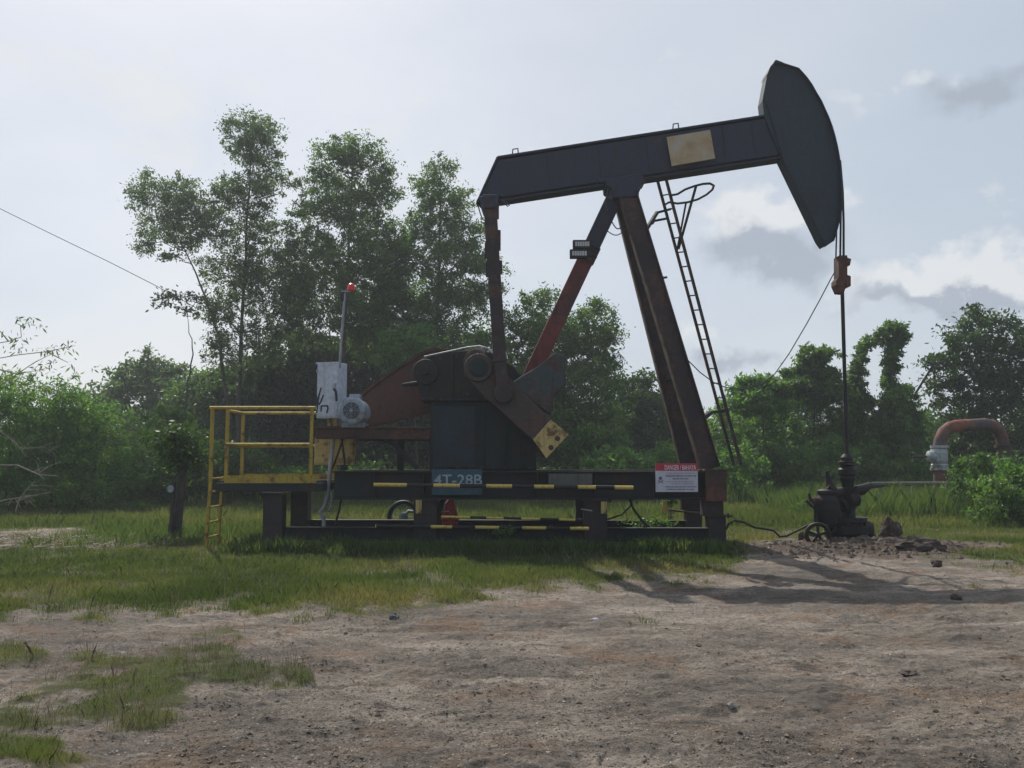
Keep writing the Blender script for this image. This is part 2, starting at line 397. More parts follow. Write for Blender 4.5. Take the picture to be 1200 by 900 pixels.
# ------------------------------------------------------------------ ground
def build_ground():
    rows = []
    py = 925.0
    while py > 566: rows.append(CAMH * F / (py - HOR)); py -= 1.0
    base = rows[0]
    rowsS = [(y, y) for y in rows]
    y = rows[-1]
    while y < 900: y *= 1.12; rowsS.append((y, y))
    pre = [(-80, base + 160), (-30, base + 60), (-8, base + 18), (0, base + 6), (2.5, base + 2)]
    rowsS = pre + rowsS
    u = np.concatenate([np.linspace(-4, -0.8, 20)[:-1], np.linspace(-0.8, 0.8, 640), np.linspace(0.8, 4, 20)[1:]])
    R, C = len(rowsS), len(u)
    Y = np.array([r[0] for r in rowsS])[:, None] * np.ones(C)[None]
    X = np.array([r[1] for r in rowsS])[:, None] * u[None]
    Z = height(X, Y); G = grassiness(X, Y)
    me = bpy.data.meshes.new('ground')
    V = np.stack([X, Y, Z], -1).reshape(-1, 3)
    idx = np.arange(R * C).reshape(R, C)
    Fc = np.stack([idx[:-1, :-1], idx[:-1, 1:], idx[1:, 1:], idx[1:, :-1]], -1).reshape(-1, 4)
    me.vertices.add(len(V)); me.vertices.foreach_set('co', V.astype(np.float32).ravel())
    me.loops.add(Fc.size); me.loops.foreach_set('vertex_index', Fc.astype(np.int32).ravel())
    me.polygons.add(len(Fc)); me.polygons.foreach_set('loop_start', np.arange(0, Fc.size, 4, dtype=np.int32))
    me.update(calc_edges=True)
    me.polygons.foreach_set('use_smooth', np.ones(len(Fc), dtype=bool))
    a = me.attributes.new('turf', 'FLOAT', 'POINT'); a.data.foreach_set('value', G.astype(np.float32).ravel())
    O = np.exp(-(((X - 6.1) / 2.4) ** 2 + ((Y - 15.5) / 1.5) ** 2) ** 1.3) * np.clip((fbm(X, Y, 0.9, 4, 95) - 0.30) * 3, 0, 1)
    a = me.attributes.new('oiled', 'FLOAT', 'POINT'); a.data.foreach_set('value', O.astype(np.float32).ravel())
    m, nt, out = new_mat('soil_and_turf')
    at2 = N(nt, 'ShaderNodeAttribute'); at2.attribute_name = 'oiled'
    tc = N(nt, 'ShaderNodeTexCoord').outputs['Object']
    at = N(nt, 'ShaderNodeAttribute'); at.attribute_name = 'turf'
    nb = noise(nt, 0.55, 5, 0.55, tc, (1, 1.6, 1)); nm = noise(nt, 3.0, 9, 0.7, tc, (1, 1.8, 1)); nf = noise(nt, 26, 8, 0.75, tc); nff = noise(nt, 90, 4, 0.7, tc)
    vor = N(nt, 'ShaderNodeTexVoronoi'); vor.inputs['Scale'].default_value = 34; nt.links.new(tc, vor.inputs['Vector'])
    nL = noise(nt, 0.42, 14, 0.72, tc, (1, 1.5, 1)); nM = noise(nt, 1.7, 12, 0.78, tc, (0.8, 1.8, 1))
    soil = ramp(nt, nL, [(0.40, (0.120, 0.108, 0.096)), (0.46, (0.190, 0.166, 0.142)), (0.51, (0.270, 0.232, 0.192)), (0.57, (0.400, 0.350, 0.295))])
    s2 = ramp(nt, nM, [(0.37, (0.060, 0.052, 0.046)), (0.44, (0.145, 0.124, 0.106)), (0.53, (0.240, 0.208, 0.174)), (0.64, (0.370, 0.325, 0.275))])
    soil = mixc(nt, 0.42, soil, s2)
    orange = ramp(nt, noise(nt, 0.8, 10, 0.72, tc, (1.2, 1, 1)), [(0.52, 0.0), (0.62, 0.65)])
    soil = mixc(nt, orange, soil, (0.240, 0.150, 0.092))
    speck = ramp(nt, nf, [(0.36, 0.28), (0.47, 0.72), (0.56, 0.90), (0.66, 1.5)])
    mm = N(nt, 'ShaderNodeMix', data_type='RGBA', blend_type='MULTIPLY'); mm.inputs[0].default_value = 0.6
    nt.links.new(soil, mm.inputs[6]); nt.links.new(speck, mm.inputs[7]); soil = mm.outputs[2]
    flk = ramp(nt, noise(nt, 13, 10, 0.8, tc, (0.55, 1.9, 1)), [(0.40, 0.35), (0.46, 1.0), (0.58, 1.0), (0.66, 1.5)])
    mm2 = N(nt, 'ShaderNodeMix', data_type='RGBA', blend_type='MULTIPLY'); mm2.inputs[0].default_value = 0.55
    nt.links.new(soil, mm2.inputs[6]); nt.links.new(flk, mm2.inputs[7]); soil = mm2.outputs[2]
    wet = ramp(nt, noise(nt, 2.6, 10, 0.74, tc, (0.6, 2.0, 1)), [(0.555, 0.0), (0.62, 0.8)])
    soil = mixc(nt, wet, soil, (0.050, 0.042, 0.037))
    pale = ramp(nt, noise(nt, 5.5, 8, 0.7, tc, (0.8, 1.6, 1)), [(0.62, 0.0), (0.68, 0.7)])
    soil = mixc(nt, pale, soil, (0.36, 0.33, 0.29))
    soil = mixc(nt, ramp(nt, at2.outputs['Fac'], [(0.03, 0.0), (0.4, 0.85)]), soil, (0.085, 0.058, 0.044))
    turf = ramp(nt, noise(nt, 0.8, 8, 0.7, tc), [(0.35, (0.060, 0.066, 0.030)), (0.5, (0.085, 0.090, 0.040)), (0.68, (0.13, 0.11, 0.065))])
    ed = N(nt, 'ShaderNodeMath', operation='ADD'); nt.links.new(at.outputs['Fac'], ed.inputs[0])
    nfm = N(nt, 'ShaderNodeMath', operation='MULTIPLY_ADD'); nt.links.new(nm, nfm.inputs[0]); nfm.inputs[1].default_value = 0.8; nfm.inputs[2].default_value = -0.4
    nt.links.new(nfm.outputs[0], ed.inputs[1])
    f = ramp(nt, ed.outputs[0], [(0.3, 0.0), (0.75, 1.0)])
    c = mixc(nt, f, soil, turf)
    b = N(nt, 'ShaderNodeBsdfPrincipled'); nt.links.new(c, b.inputs['Base Color'])
    b.inputs['Specular IOR Level'].default_value = 0.15
    nt.links.new(ramp(nt, wet, [(0.0, 0.95), (1.0, 0.6)]), b.inputs['Roughness'])
    nrm = bump(nt, nf, 1.0, 0.035)
    nrm = bump(nt, nm, 0.7, 0.06, nrm)
    nrm = bump(nt, nff, 0.5, 0.006, nrm)
    nt.links.new(nrm, b.inputs['Normal'])
    nt.links.new(b.outputs[0], out.inputs[0])
    me.materials.append(m)
    o = bpy.data.objects.new('ground', me); COL.objects.link(o)
    tag(o, kind='structure')
build_ground()

# ------------------------------------------------------------------ grass
def blades(n, xr, yr, rng, hgt, wid, thr=0.45, uniform_px=True, mask=None):
    if uniform_px:   # more blades nearer the viewer's side of the field
        t = rng.random(n); Y = 1 / (1 / yr[0] + t * (1 / yr[1] - 1 / yr[0])); X = (rng.random(n) * (xr[1] - xr[0]) + xr[0]) * Y
    else:
        Y = rng.random(n) * (yr[1] - yr[0]) + yr[0]; X = rng.random(n) * (xr[1] - xr[0]) + xr[0]
    g = grassiness(X, Y)
    dens = fbm(X, Y, 0.5, 3, 30)
    keep = (g > thr + 0.85 * (rng.random(n) - 0.5)) & (rng.random(n) < 2.2 * (dens - 0.18))
    if mask is not None: keep &= mask(X, Y)
    X, Y = X[keep], Y[keep]; n = len(X)
    Z = height(X, Y)
    tall = 0.35 + 1.1 * fbm(X, Y, 0.9, 3, 40) + 0.5 * fbm(X, Y, 0.18, 2, 41)
    tall = tall + np.clip(fbm(X, Y, 0.35, 2, 44) - 0.62, 0, 1) * 3
    h = hgt * tall * (0.6 + 0.8 * rng.random(n)) * (0.35 + 0.65 * g[keep])
    w = wid * (0.6 + 0.8 * rng.random(n)) * np.clip(Y / 10, 0.45, 4)
    a = rng.random(n) * 2 * np.pi; lean = h * (0.15 + 0.6 * rng.random(n)); la = rng.random(n) * 2 * np.pi
    B = np.stack([X, Y, Z - 0.01], -1)
    side = np.stack([np.cos(a), np.sin(a) * 0.5, 0 * a], -1) * w[:, None] / 2
    mid = B + np.stack([np.cos(la) * lean * 0.35, np.sin(la) * lean * 0.35, h * 0.6], -1)
    tip = B + np.stack([np.cos(la) * lean, np.sin(la) * lean, h], -1)
    V = np.stack([B - side, B + side, mid + side * 0.6, tip, mid - side * 0.6], 1)
    dry = fbm(X, Y, 1.6, 3, 50)
    var = np.clip(0.22 + 0.5 * rng.random(n) + (dry - 0.53) * 1.8 * np.where(Y > 18, 0.5, 1) + 0.35 * (1 - g[keep]), 0, 1)
    return V, var
rng = np.random.default_rng(3)
Vs = []; vs_ = []
for args in [(400000, (-0.62, 0.62), (8.2, 21), rng, 0.058, 0.008), (150000, (-0.65, 0.65), (20, 46), rng, 0.15, 0.011),
             (150000, (-0.64, -0.12), (4.3, 8.8), rng, 0.036, 0.0045, 0.60)]:
    v, r_ = blades(*args); Vs.append(v); vs_.append(r_)
o = npmesh('grass', np.concatenate(Vs), 5, L_GRASS, np.concatenate(vs_))
tag(o, 'short patchy green grass growing over the field and clearing', 'grass', kind='stuff')

n = 14000; t = rng.random(n); Y = 1 / (1 / 5.0 + t * (1 / 20.0 - 1 / 5.0)); X = (rng.random(n) * 1.24 - 0.62) * Y; g = grassiness(X, Y)
k = (g > 0.15 + 0.4 * rng.random(n)) & (fbm(X, Y, 0.8, 3, 33) > 0.46); X, Y, n = X[k], Y[k], int(k.sum()); Z = height(X, Y)
hh = 0.06 + 0.13 * rng.random(n) ** 2; la = rng.random(n) * 6.28; ln = hh * rng.random(n) * 0.9; ww = 0.0022 * np.clip(Y / 7, 1, 3)
B = np.stack([X, Y, Z - .01], -1); sd_ = np.stack([ww / 2, 0 * ww, 0 * ww], -1); tp_ = B + np.stack([np.cos(la) * ln, np.sin(la) * ln, hh], -1); md = B + np.stack([np.cos(la) * ln * .3, np.sin(la) * ln * .3, hh * .6], -1)
o = npmesh('dry_stalks', np.stack([B - sd_, B + sd_, md + sd_, tp_ + sd_ * 1.5, tp_ - sd_ * 1.5, md - sd_], 1), 6, L_DRY, rng.random(n)); tag(o, 'pale dry stalks and seed heads standing among the short grass', 'dry grass', kind='stuff')
# longer shaded grass along the foot of the machine
def tallgrass(rng, n, cx0, cx1, y0, y1, h, w, mat=None):
    X = rng.random(n) * (cx1 - cx0) + cx0; Y = rng.random(n) * (y1 - y0) + y0
    keep = fbm(X, Y, 0.5, 3, 60) > 0.38; X, Y = X[keep], Y[keep]; n = len(X)
    Z = height(X, Y); hh = h * (0.4 + 0.9 * rng.random(n)) * (0.4 + 1.2 * fbm(X, Y, 0.6, 2, 62)); a = rng.random(n) * 6.28; la = rng.random(n) * 6.28
    ln = hh * (0.2 + 0.5 * rng.random(n)); ww = w * (0.6 + 0.8 * rng.random(n))
    B = np.stack([X, Y, Z - 0.01], -1); side = np.stack([np.cos(a), np.sin(a) * 0.5, 0 * a], -1) * ww[:, None] / 2
    mid = B + np.stack([np.cos(la) * ln * .35, np.sin(la) * ln * .35, hh * .6], -1); tip = B + np.stack([np.cos(la) * ln, np.sin(la) * ln, hh], -1)
    return np.stack([B - side, B + side, mid + side * .7, tip, mid - side * .7], 1), np.clip(rng.random(n) * 0.7, 0, 1)
parts = [tallgrass(rng, 42000, -4.6, 3.4, 14.2, 17.8, 0.20, 0.016), tallgrass(rng, 10000, -8.5, -3.8, 15.5, 19.5, 0.2, 0.016),
         tallgrass(rng, 40000, 8, 20, 22.5, 30, 0.6, 0.022), tallgrass(rng, 22000, -22, 24, 30, 37, 0.6, 0.04)]
o = npmesh('tall_grass', np.concatenate([p[0] for p in parts]), 5, L_REED, np.concatenate([p[1] for p in parts]))
tag(o, 'longer green grass round the legs of the pump jack and at the field edge', 'grass', kind='stuff')

# pebbles and crumbs of soil
def pebbles(rng, n):
    t = rng.random(n); Y = 1 / (1 / 4.2 + t * (1 / 18.0 - 1 / 4.2)); X = (rng.random(n) * 1.3 - 0.65) * Y
    keep = (grassiness(X, Y) < 0.4) & (fbm(X, Y, 0.7, 3, 70) + 0.3 * rng.random(n) > 0.54); X, Y = X[keep], Y[keep]; n = len(X)
    s = 0.003 + 0.008 * rng.random(n) ** 3 + 0.022 * (rng.random(n) > 0.99) * rng.random(n)
    Z = height(X, Y)
    base = np.array([[1, 0, .1], [.3, .9, 0], [-1, .2, .1], [-.2, -1, 0], [0.25, 0.1, 0.5], [-.3, -.1, .45]], float)
    tri = [(0, 1, 4), (1, 5, 4), (1, 2, 5), (2, 3, 5), (3, 4, 5), (3, 0, 4)]
    jit = base[None] * s[:, None, None] * (0.7 + 0.6 * rng.random((n, 6, 1)))
    a = rng.random(n) * 6.28; c, sn = np.cos(a)[:, None], np.sin(a)[:, None]
    x = jit[:, :, 0] * c - jit[:, :, 1] * sn; y = jit[:, :, 0] * sn + jit[:, :, 1] * c
    Vv = np.stack([x, y, jit[:, :, 2]], -1) + np.stack([X, Y, Z], -1)[:, None]
    F_ = np.stack([Vv[:, t_, :] for t_ in tri], 1).reshape(-1, 3, 3)
    return F_, np.repeat(np.clip(rng.random(n) ** 1.5, 0, 1), 6)
m, nt, out = new_mat('pebble_stone')
at = N(nt, 'ShaderNodeAttribute'); at.attribute_name = 'var'
b = N(nt, 'ShaderNodeBsdfPrincipled'); b.inputs['Roughness'].default_value = 0.95
nt.links.new(ramp(nt, at.outputs['Fac'], [(0, (0.09, 0.075, 0.06)), (0.5, (0.16, 0.13, 0.10)), (0.93, (0.25, 0.22, 0.18)), (1, (0.42, 0.4, 0.37))]), b.inputs['Base Color'])
nt.links.new(b.outputs[0], out.inputs[0])
pv, pr = pebbles(rng, 100000)
n = 1500; X = 5.9 + rng.normal(size=n) * 1.25; Y = 15.3 + rng.normal(size=n) * 0.75; k = (grassiness(X, Y) < 0.5); X, Y = X[k], Y[k]; n = len(X); sz = 0.012 + 0.05 * rng.random(n) ** 3
bb = np.array([[1, 0, .1], [.3, .9, 0], [-1, .2, .1], [-.2, -1, 0], [0.25, 0.1, 0.75], [-.3, -.1, .65]], float)[None] * sz[:, None, None] * (0.6 + 0.8 * rng.random((n, 6, 1))); aa = rng.random(n) * 6.28; c_, s_ = np.cos(aa)[:, None], np.sin(aa)[:, None]
V6 = np.stack([bb[:, :, 0] * c_ - bb[:, :, 1] * s_, bb[:, :, 0] * s_ + bb[:, :, 1] * c_, bb[:, :, 2]], -1) + np.stack([X, Y, height(X, Y)], -1)[:, None]
pv = np.concatenate([pv, np.stack([V6[:, t_, :] for t_ in [(0, 1, 4), (1, 5, 4), (1, 2, 5), (2, 3, 5), (3, 4, 5), (3, 0, 4)]], 1).reshape(-1, 3, 3)]); pr = np.concatenate([pr, np.repeat(rng.random(n) * 0.35, 6)])
o = npmesh('pebbles', pv, 3, m, pr); tag(o, 'loose crumbs of soil and small stones on the bare clearing', 'pebbles', kind='stuff')

# ------------------------------------------------------------------ vegetation
def leafquads(rng, C, n, spread, size, droop=0.3, aspect=0.42, flat=1.0):
    """n leaves round every centre in C (M,3)"""
    M = len(C)
    P0 = np.repeat(C, n, 0) + rng.normal(size=(M * n, 3)) * np.repeat(spread, n)[:, None] * np.array([1, 1, 0.75])
    d = rng.normal(size=(M * n, 3)); d[:, 2] = d[:, 2] * flat - droop
    d /= np.linalg.norm(d, axis=1)[:, None]
    s = np.cross(d, rng.normal(size=(M * n, 3))); s /= np.linalg.norm(s, axis=1)[:, None] + 1e-9
    L = (size * (0.6 + 0.8 * rng.random(M * n)))[:, None]
    V = np.stack([P0, P0 + d * L * 0.45 + s * L * aspect / 2, P0 + d * L, P0 + d * L * 0.45 - s * L * aspect / 2], 1)
    cl = np.repeat(rng.random(M), n)
    var = np.clip(0.55 * cl + 0.45 * rng.random(M * n), 0, 1)
    return V, var

def limb(mb, p0, p1, r0, r1, rng, n=5, wig=0.06, seg=5):
    p0 = np.array(p0); p1 = np.array(p1); L = np.linalg.norm(p1 - p0)
    pts = []
    for i in range(seg + 1):
        t = i / seg
        q = p0 * (1 - t) + p1 * t + (rng.normal(size=3) * wig * L * (0.3 if i in (0, seg) else 1) if 0 < i < seg else 0)
        q = np.array(q); q[2] += 0.06 * L * math.sin(math.pi * t)
        pts.append(Vector(q))
    mb.tube(pts, [r0 + (r1 - r0) * i / seg for i in range(seg + 1)], n, False)

NL = 0
def tree(name, label, cat, Y, trunk, blobs, mat, seed, r0=0.12, size=0.17, dens=1.0, group=None, bark=None,
         clump=0.34, droop=0.3, aspect=0.42, depth=1.0, twig=True, per=16, out=0.22, trunkname='trunk', crown='crown'):
    rng = np.random.default_rng(seed); bark = bark or BARK
    tp = [W(a, b_, Y) for a, b_ in trunk]
    tp[0].z = -0.05
    root = empty(name, (tp[0].x, Y, 0), label, cat, group)
    mb = MB()
    # smooth, slightly wandering trunk
    path = []; rad = []
    for i in range(len(tp) - 1):
        for k in range(5):
            t = k / 5; q = tp[i].lerp(tp[i + 1], t)
            path.append(q + Vector(rng.normal(size=3) * 0.025)); rad.append(0)
    path.append(tp[-1]); m_ = len(path)
    rad = [r0 * (1 - 0.85 * (i / (m_ - 1)) ** 0.9) for i in range(m_)]
    mb.tube(path, rad, 7, False)
    k = Y / F
    Cs = []; Ss = []; ns = []
    for (a, b_, rx, ry) in blobs:
        c = W(a, b_, Y); Rx, Rz = rx * k, ry * k; Ry = min(Rx, Rz * 1.6) * depth * 0.9 + 0.15
        c = c + Vector((0, rng.normal() * Ry * 0.45, 0))
        # nearest lower trunk point
        j = min(range(m_), key=lambda q: (path[q] - c).length + (2.0 if path[q].z > c.z - 0.3 * Rz else 0))
        limb(mb, path[j], c, rad[j] * 0.55 + 0.008, 0.012, rng)
        nc = max(6, int(24 * dens * (Rx * Rz) / (clump * clump) * 0.55))
        u = rng.normal(size=(nc, 3)); u /= np.linalg.norm(u, axis=1)[:, None]
        rr = (0.35 + 0.75 * rng.random(nc) ** 0.6)[:, None]
        rr = np.where(rng.random((nc, 1)) < out, rr * (1.15 + 0.35 * rng.random((nc, 1))), rr)
        q = np.array(c) + u * rr * np.array([Rx, Ry, Rz])
        q[:, 2] = np.maximum(q[:, 2], 0.15)
        Cs.append(q); Ss.append(clump * (0.22 + 0.5 * rng.random(nc) ** 1.5) * np.where(rr[:, 0] > 1.1, 0.7, 1))
        if twig:
            for t in range(min(nc, 12)):
                limb(mb, c, q[t], 0.012, 0.004, rng, 3, 0.1, 3)
    C = np.concatenate(Cs); S = np.concatenate(Ss)
    V, var = leafquads(rng, C, int(per * 1.7), S, size * 1.12, droop, aspect)
    global NL; NL += len(V)
    mb.build(trunkname, bark, root)
    npmesh(crown, V, 4, mat, var, root)
    return root

G1 = 'tall slender trees behind the pump jack'
tree('slender_tree', 'leaning slender tree with a wispy crown at the far left of the tall trees', 'tree', 37,
     [(268, 583), (268, 480), (258, 400), (236, 335), (205, 270)],
     [(183, 232, 30, 26), (212, 222, 24, 20), (232, 250, 22, 22), (178, 262, 26, 16), (168, 284, 15, 10), (206, 262, 24, 16), (246, 270, 14, 16), (222, 284, 16, 10), (200, 300, 12, 7)],
     L_FINE, 11, 0.11, 0.115, 0.62, G1, clump=0.34, per=30, out=0.18)
tree('slender_tree', 'tallest slender tree with a narrow airy crown, behind the yellow platform', 'tree', 37.5,
     [(279, 583), (280, 450), (288, 300), (294, 160)],
     [(292, 146, 28, 16), (315, 170, 22, 20), (284, 172, 26, 20), (300, 200, 34, 22), (268, 226, 18, 15), (298, 236, 30, 22), (252, 250, 13, 11), (290, 272, 40, 23), (338, 268, 13, 10), (345, 215, 7, 6), (340, 300, 18, 14), (314, 308, 38, 22), (272, 318, 40, 20), (300, 350, 50, 24), (262, 366, 22, 18), (330, 380, 34, 24), (290, 410, 40, 26)],
     L_FINE, 12, 0.13, 0.115, 0.62, G1, clump=0.34, per=30, out=0.18)
tree('slender_tree', 'second tallest slender tree, fuller and greener, above the red beacon', 'tree', 38,
     [(398, 583), (400, 450), (408, 300), (414, 180)],
     [(420, 174, 28, 17), (394, 184, 28, 17), (446, 192, 14, 12), (374, 206, 14, 11), (404, 215, 40, 18), (440, 225, 24, 22), (390, 250, 42, 22), (430, 262, 32, 24), (372, 290, 30, 23), (412, 305, 44, 25), (380, 335, 44, 26), (456, 290, 16, 16), (350, 250, 8, 7), (455, 345, 26, 24), (348, 345, 22, 20), (462, 320, 18, 14), (430, 345, 36, 32), (398, 375, 52, 26), (350, 320, 20, 18), (440, 395, 40, 26)],
     L_MID, 13, 0.15, 0.12, 0.78, G1, clump=0.35, per=30, out=0.2)
tree('slender_tree', 'slender tree with a pointed top, just left of the tail of the walking beam', 'tree', 39,
     [(505, 583), (508, 450), (514, 320), (516, 215)],
     [(516, 200, 18, 11), (508, 222, 26, 16), (540, 232, 18, 14), (516, 250, 32, 16), (486, 262, 16, 13), (548, 275, 24, 16), (500, 285, 44, 22), (466, 310, 26, 22), (535, 310, 32, 22), (572, 312, 18, 14), (560, 345, 20, 16), (500, 335, 50, 26), (470, 365, 36, 26), (530, 362, 44, 26), (500, 400, 52, 24), (584, 340, 10, 8)],
     L_MID, 14, 0.15, 0.12, 0.78, G1, clump=0.35, per=30, out=0.2)
tree('thin_tree', 'thin crooked sapling with a small dark top, against the sky left of the tall trees', 'tree', 33,
     [(212, 588), (217, 470), (226, 415), (220, 372)], [(203, 346, 26, 7), (228, 352, 16, 6), (190, 352, 12, 5), (214, 362, 12, 6)], L_FINE, 15, 0.06, 0.14, 0.5, clump=0.3, per=10)
tree('bushy_tree', 'round bushy tree seen under the walking beam between strut and pitman arm', 'tree', 36,
     [(664, 584), (662, 500), (660, 400)],
     [(636, 352, 22, 13), (612, 376, 24, 16), (650, 374, 32, 18), (700, 366, 16, 12), (690, 388, 30, 20), (716, 392, 14, 14), (640, 405, 44, 22), (684, 415, 34, 22), (708, 430, 18, 20), (640, 445, 50, 26), (690, 455, 34, 26), (650, 490, 60, 26), (700, 500, 34, 24)],
     L_MID, 16, 0.14, 0.125, 0.95, clump=0.36, per=26, out=0.15)
tree('bushy_tree', 'dark rounded tree between the bushy tree and the samson post', 'tree', 41,
     [(742, 580), (742, 500)], [(736, 450, 18, 10), (756, 444, 14, 8), (742, 468, 28, 15), (775, 478, 30, 20), (728, 495, 28, 22), (760, 510, 42, 26), (800, 505, 22, 18), (745, 545, 50, 22)], L_DRK, 17, 0.1, 0.2, 1.1, clump=0.4)
# dark masses between the trunks, each a tree of its own
for i, (x, y, lab) in enumerate([(300, 450, 'dark low tree behind the yellow handrails'), (360, 430, 'dark low tree behind the white cabinet'), (440, 415, 'dark low tree behind the belt guard'),
                                 (500, 440, 'dark low tree behind the gear reducer'), (560, 425, 'dark low tree behind the pitman arm'), (250, 490, 'dark low tree left of the yellow handrails'), (620, 480, 'dark low tree behind the counterweight crank')]):
    tree('shade_tree', lab, 'tree', 41.5 + (i % 3), [(x, 580), (x, y)],
         [(x, y - 10, 40, 24), (x - 26, y + 18, 40, 28), (x + 26, y + 18, 40, 28), (x, y + 50, 60, 34), (x - 20, y + 90, 54, 34), (x + 26, y + 92, 54, 34)],
         L_DRK, 30 + i, 0.12, 0.21, 1.15, 'dark trees filling the gap behind the machine', clump=0.42)
tree('broad_leaf_shrub', 'sunlit fresh green leafy shrub just above the belt guard', 'shrub', 34, [(490, 584), (486, 470), (480, 410)],
     [(470, 400, 22, 12), (494, 392, 18, 9), (505, 405, 16, 10), (460, 418, 20, 10), (488, 418, 26, 12)], L_BRT, 50, 0.05, 0.19, 0.8, clump=0.36, trunkname='stem', crown='foliage')
# left background
tree('grey_green_tree', 'hazy grey green tree with a rounded top in the left background', 'tree', 50, [(178, 571), (178, 470)],
     [(172, 425, 20, 10), (196, 434, 20, 11), (152, 438, 18, 9), (175, 445, 38, 14), (205, 455, 20, 14), (140, 456, 24, 11), (175, 470, 50, 18), (120, 468, 24, 9), (165, 500, 60, 22), (110, 495, 30, 16)], L_FINE, 18, 0.14, 0.24, 0.9, clump=0.5)
tree('dark_round_tree', 'dense dark green round tree right of the grey green one', 'tree', 44, [(243, 577), (243, 490)],
     [(240, 444, 24, 12), (262, 452, 20, 12), (222, 458, 22, 13), (245, 470, 42, 20), (215, 490, 34, 20), (255, 500, 36, 24)], L_BRD, 19, 0.12, 0.2, 1.1, clump=0.42)
bl = [('tall feathery bush at the left edge of the photo', 10, 450, 34, L_BRT), ('feathery bush with a pale top, second from the left edge', 62, 458, 30, L_BRT), ('lower feathery bush, third from the left edge', 112, 482, 30, L_BRT),
      ('dark hollow bush in front of the feathery ones', 30, 530, 36, L_MID), ('leafy bush at the right end of the left thicket', 140, 535, 32, L_MID)]
for i, (lab, x, y, r, mt) in enumerate(bl):
    tree('feathery_bush', lab, 'bush', 25.5 + i * 0.6, [(x, 600), (x, y + 20)],
         [(x, y, r * 0.8, 14), (x - 18, y + 22, r, 18), (x + 20, y + 20, r * 0.9, 18), (x, y + 48, r * 1.4, 24), (x + 8, y + 80, r * 1.4, 24), (x - 10, y + 105 if y < 500 else y + 60, r * 1.4, 18)],
         mt, 60 + i, 0.05, 0.115, 0.8, 'bushes of the left thicket', clump=0.28, per=20, aspect=0.3, trunkname='stem', crown='foliage')
for i, (x, y, r, lab) in enumerate([(175, 560, 26, 'scrubby shrub left of the vine covered post'), (235, 540, 24, 'leafy shrub between the post and the yellow ladder'), (290, 545, 28, 'leafy shrub seen under the yellow handrails'), (196, 500, 22, 'shrub behind the vine on the wooden post')]):
    tree('leafy_shrub', lab, 'shrub', 29 + i * 0.7, [(x, 592), (x, y)], [(x, y - 12, r, 12), (x - 14, y + 6, r, 14), (x + 14, y + 10, r, 14), (x, y + 28, r * 1.3, 14)], L_BRD if i % 2 else L_MID, 70 + i, 0.04, 0.15, 0.8, 'shrubs left of the machine', clump=0.28, trunkname='stem', crown='foliage')
# behind, right of machine
for i, (x, y, r, mt, lab) in enumerate([(722, 540, 26, L_BRT, 'sunlit shrub behind the dark beam, left of the danger sign'), (780, 540, 22, L_BRT, 'sunlit shrub directly behind the danger sign'), (700, 515, 24, L_BRD, 'leafy shrub to the right of the crank tip')]):
    tree('sunlit_shrub', lab, 'shrub', 31 + i, [(x, 590), (x, y)], [(x, y - 6, r, 10), (x - 16, y + 8, r, 12), (x + 16, y + 8, r, 12), (x, y + 28, r * 1.3, 14)], mt, 80 + i, 0.04, 0.16, 0.8, 'sunlit shrubs behind the frame', clump=0.28, trunkname='stem', crown='foliage')
rb = [(852, 496, 24, L_BRT, 'feathery bush behind the foot of the ladder'), (884, 474, 26, L_BRT, 'feathery bush right of the ladder'), (918, 468, 26, L_MID, 'feathery bush left of the polished rod'), (962, 462, 28, L_MID, 'dense bush directly behind the polished rod'),
      (1072, 500, 26, L_MID, 'bush left of the rusty gooseneck pipe'), (1000, 500, 32, L_MID, 'tangled bush under the vine arch')]
for i, (x, y, r, mt, lab) in enumerate(rb):
    tree('feathery_bush', lab, 'bush', 36 + (i % 3), [(x, 582), (x, y)],
         [(x, y - 8, r * 0.8, 10), (x - 14, y + 8, r, 14), (x + 16, y + 10, r, 14), (x, y + 32, r * 1.3, 20), (x - 6, y + 60, r * 1.4, 22), (x + 8, y + 85, r * 1.4, 16)],
         L_BRT, 90 + i, 0.05, 0.15, 0.62, 'bushes of the right thicket', clump=0.30, per=18, aspect=0.32, out=0.35, trunkname='stem', crown='foliage')
for i, (x, y, r, mt, lab) in enumerate([(862, 545, 20, L_BRT, 'low bright shrub right of the ladder foot'), (905, 540, 22, L_BRD, 'low shrub midway between ladder and wellhead'), (940, 550, 18, L_BRT, 'low bright shrub just left of the wellhead'), (1025, 545, 20, L_BRD, 'low shrub just right of the polished rod'), (975, 535, 18, L_BRT, 'slim bright shrub behind the stuffing box of the wellhead'), (1066, 552, 18, L_BRT, 'low bright shrub left of the gooseneck valve')]):
    tree('low_shrub', lab, 'shrub', 32 + (i % 3) * 0.6, [(x, 588), (x, y)], [(x, y - 16, r * .6, 8), (x - 12, y - 2, r, 10), (x + 12, y, r, 10), (x, y + 20, r * 1.3, 14)], mt, 140 + i, 0.04, 0.14, 0.6, 'low shrubs before the right thicket', clump=0.24, out=0.35, trunkname='stem', crown='foliage')
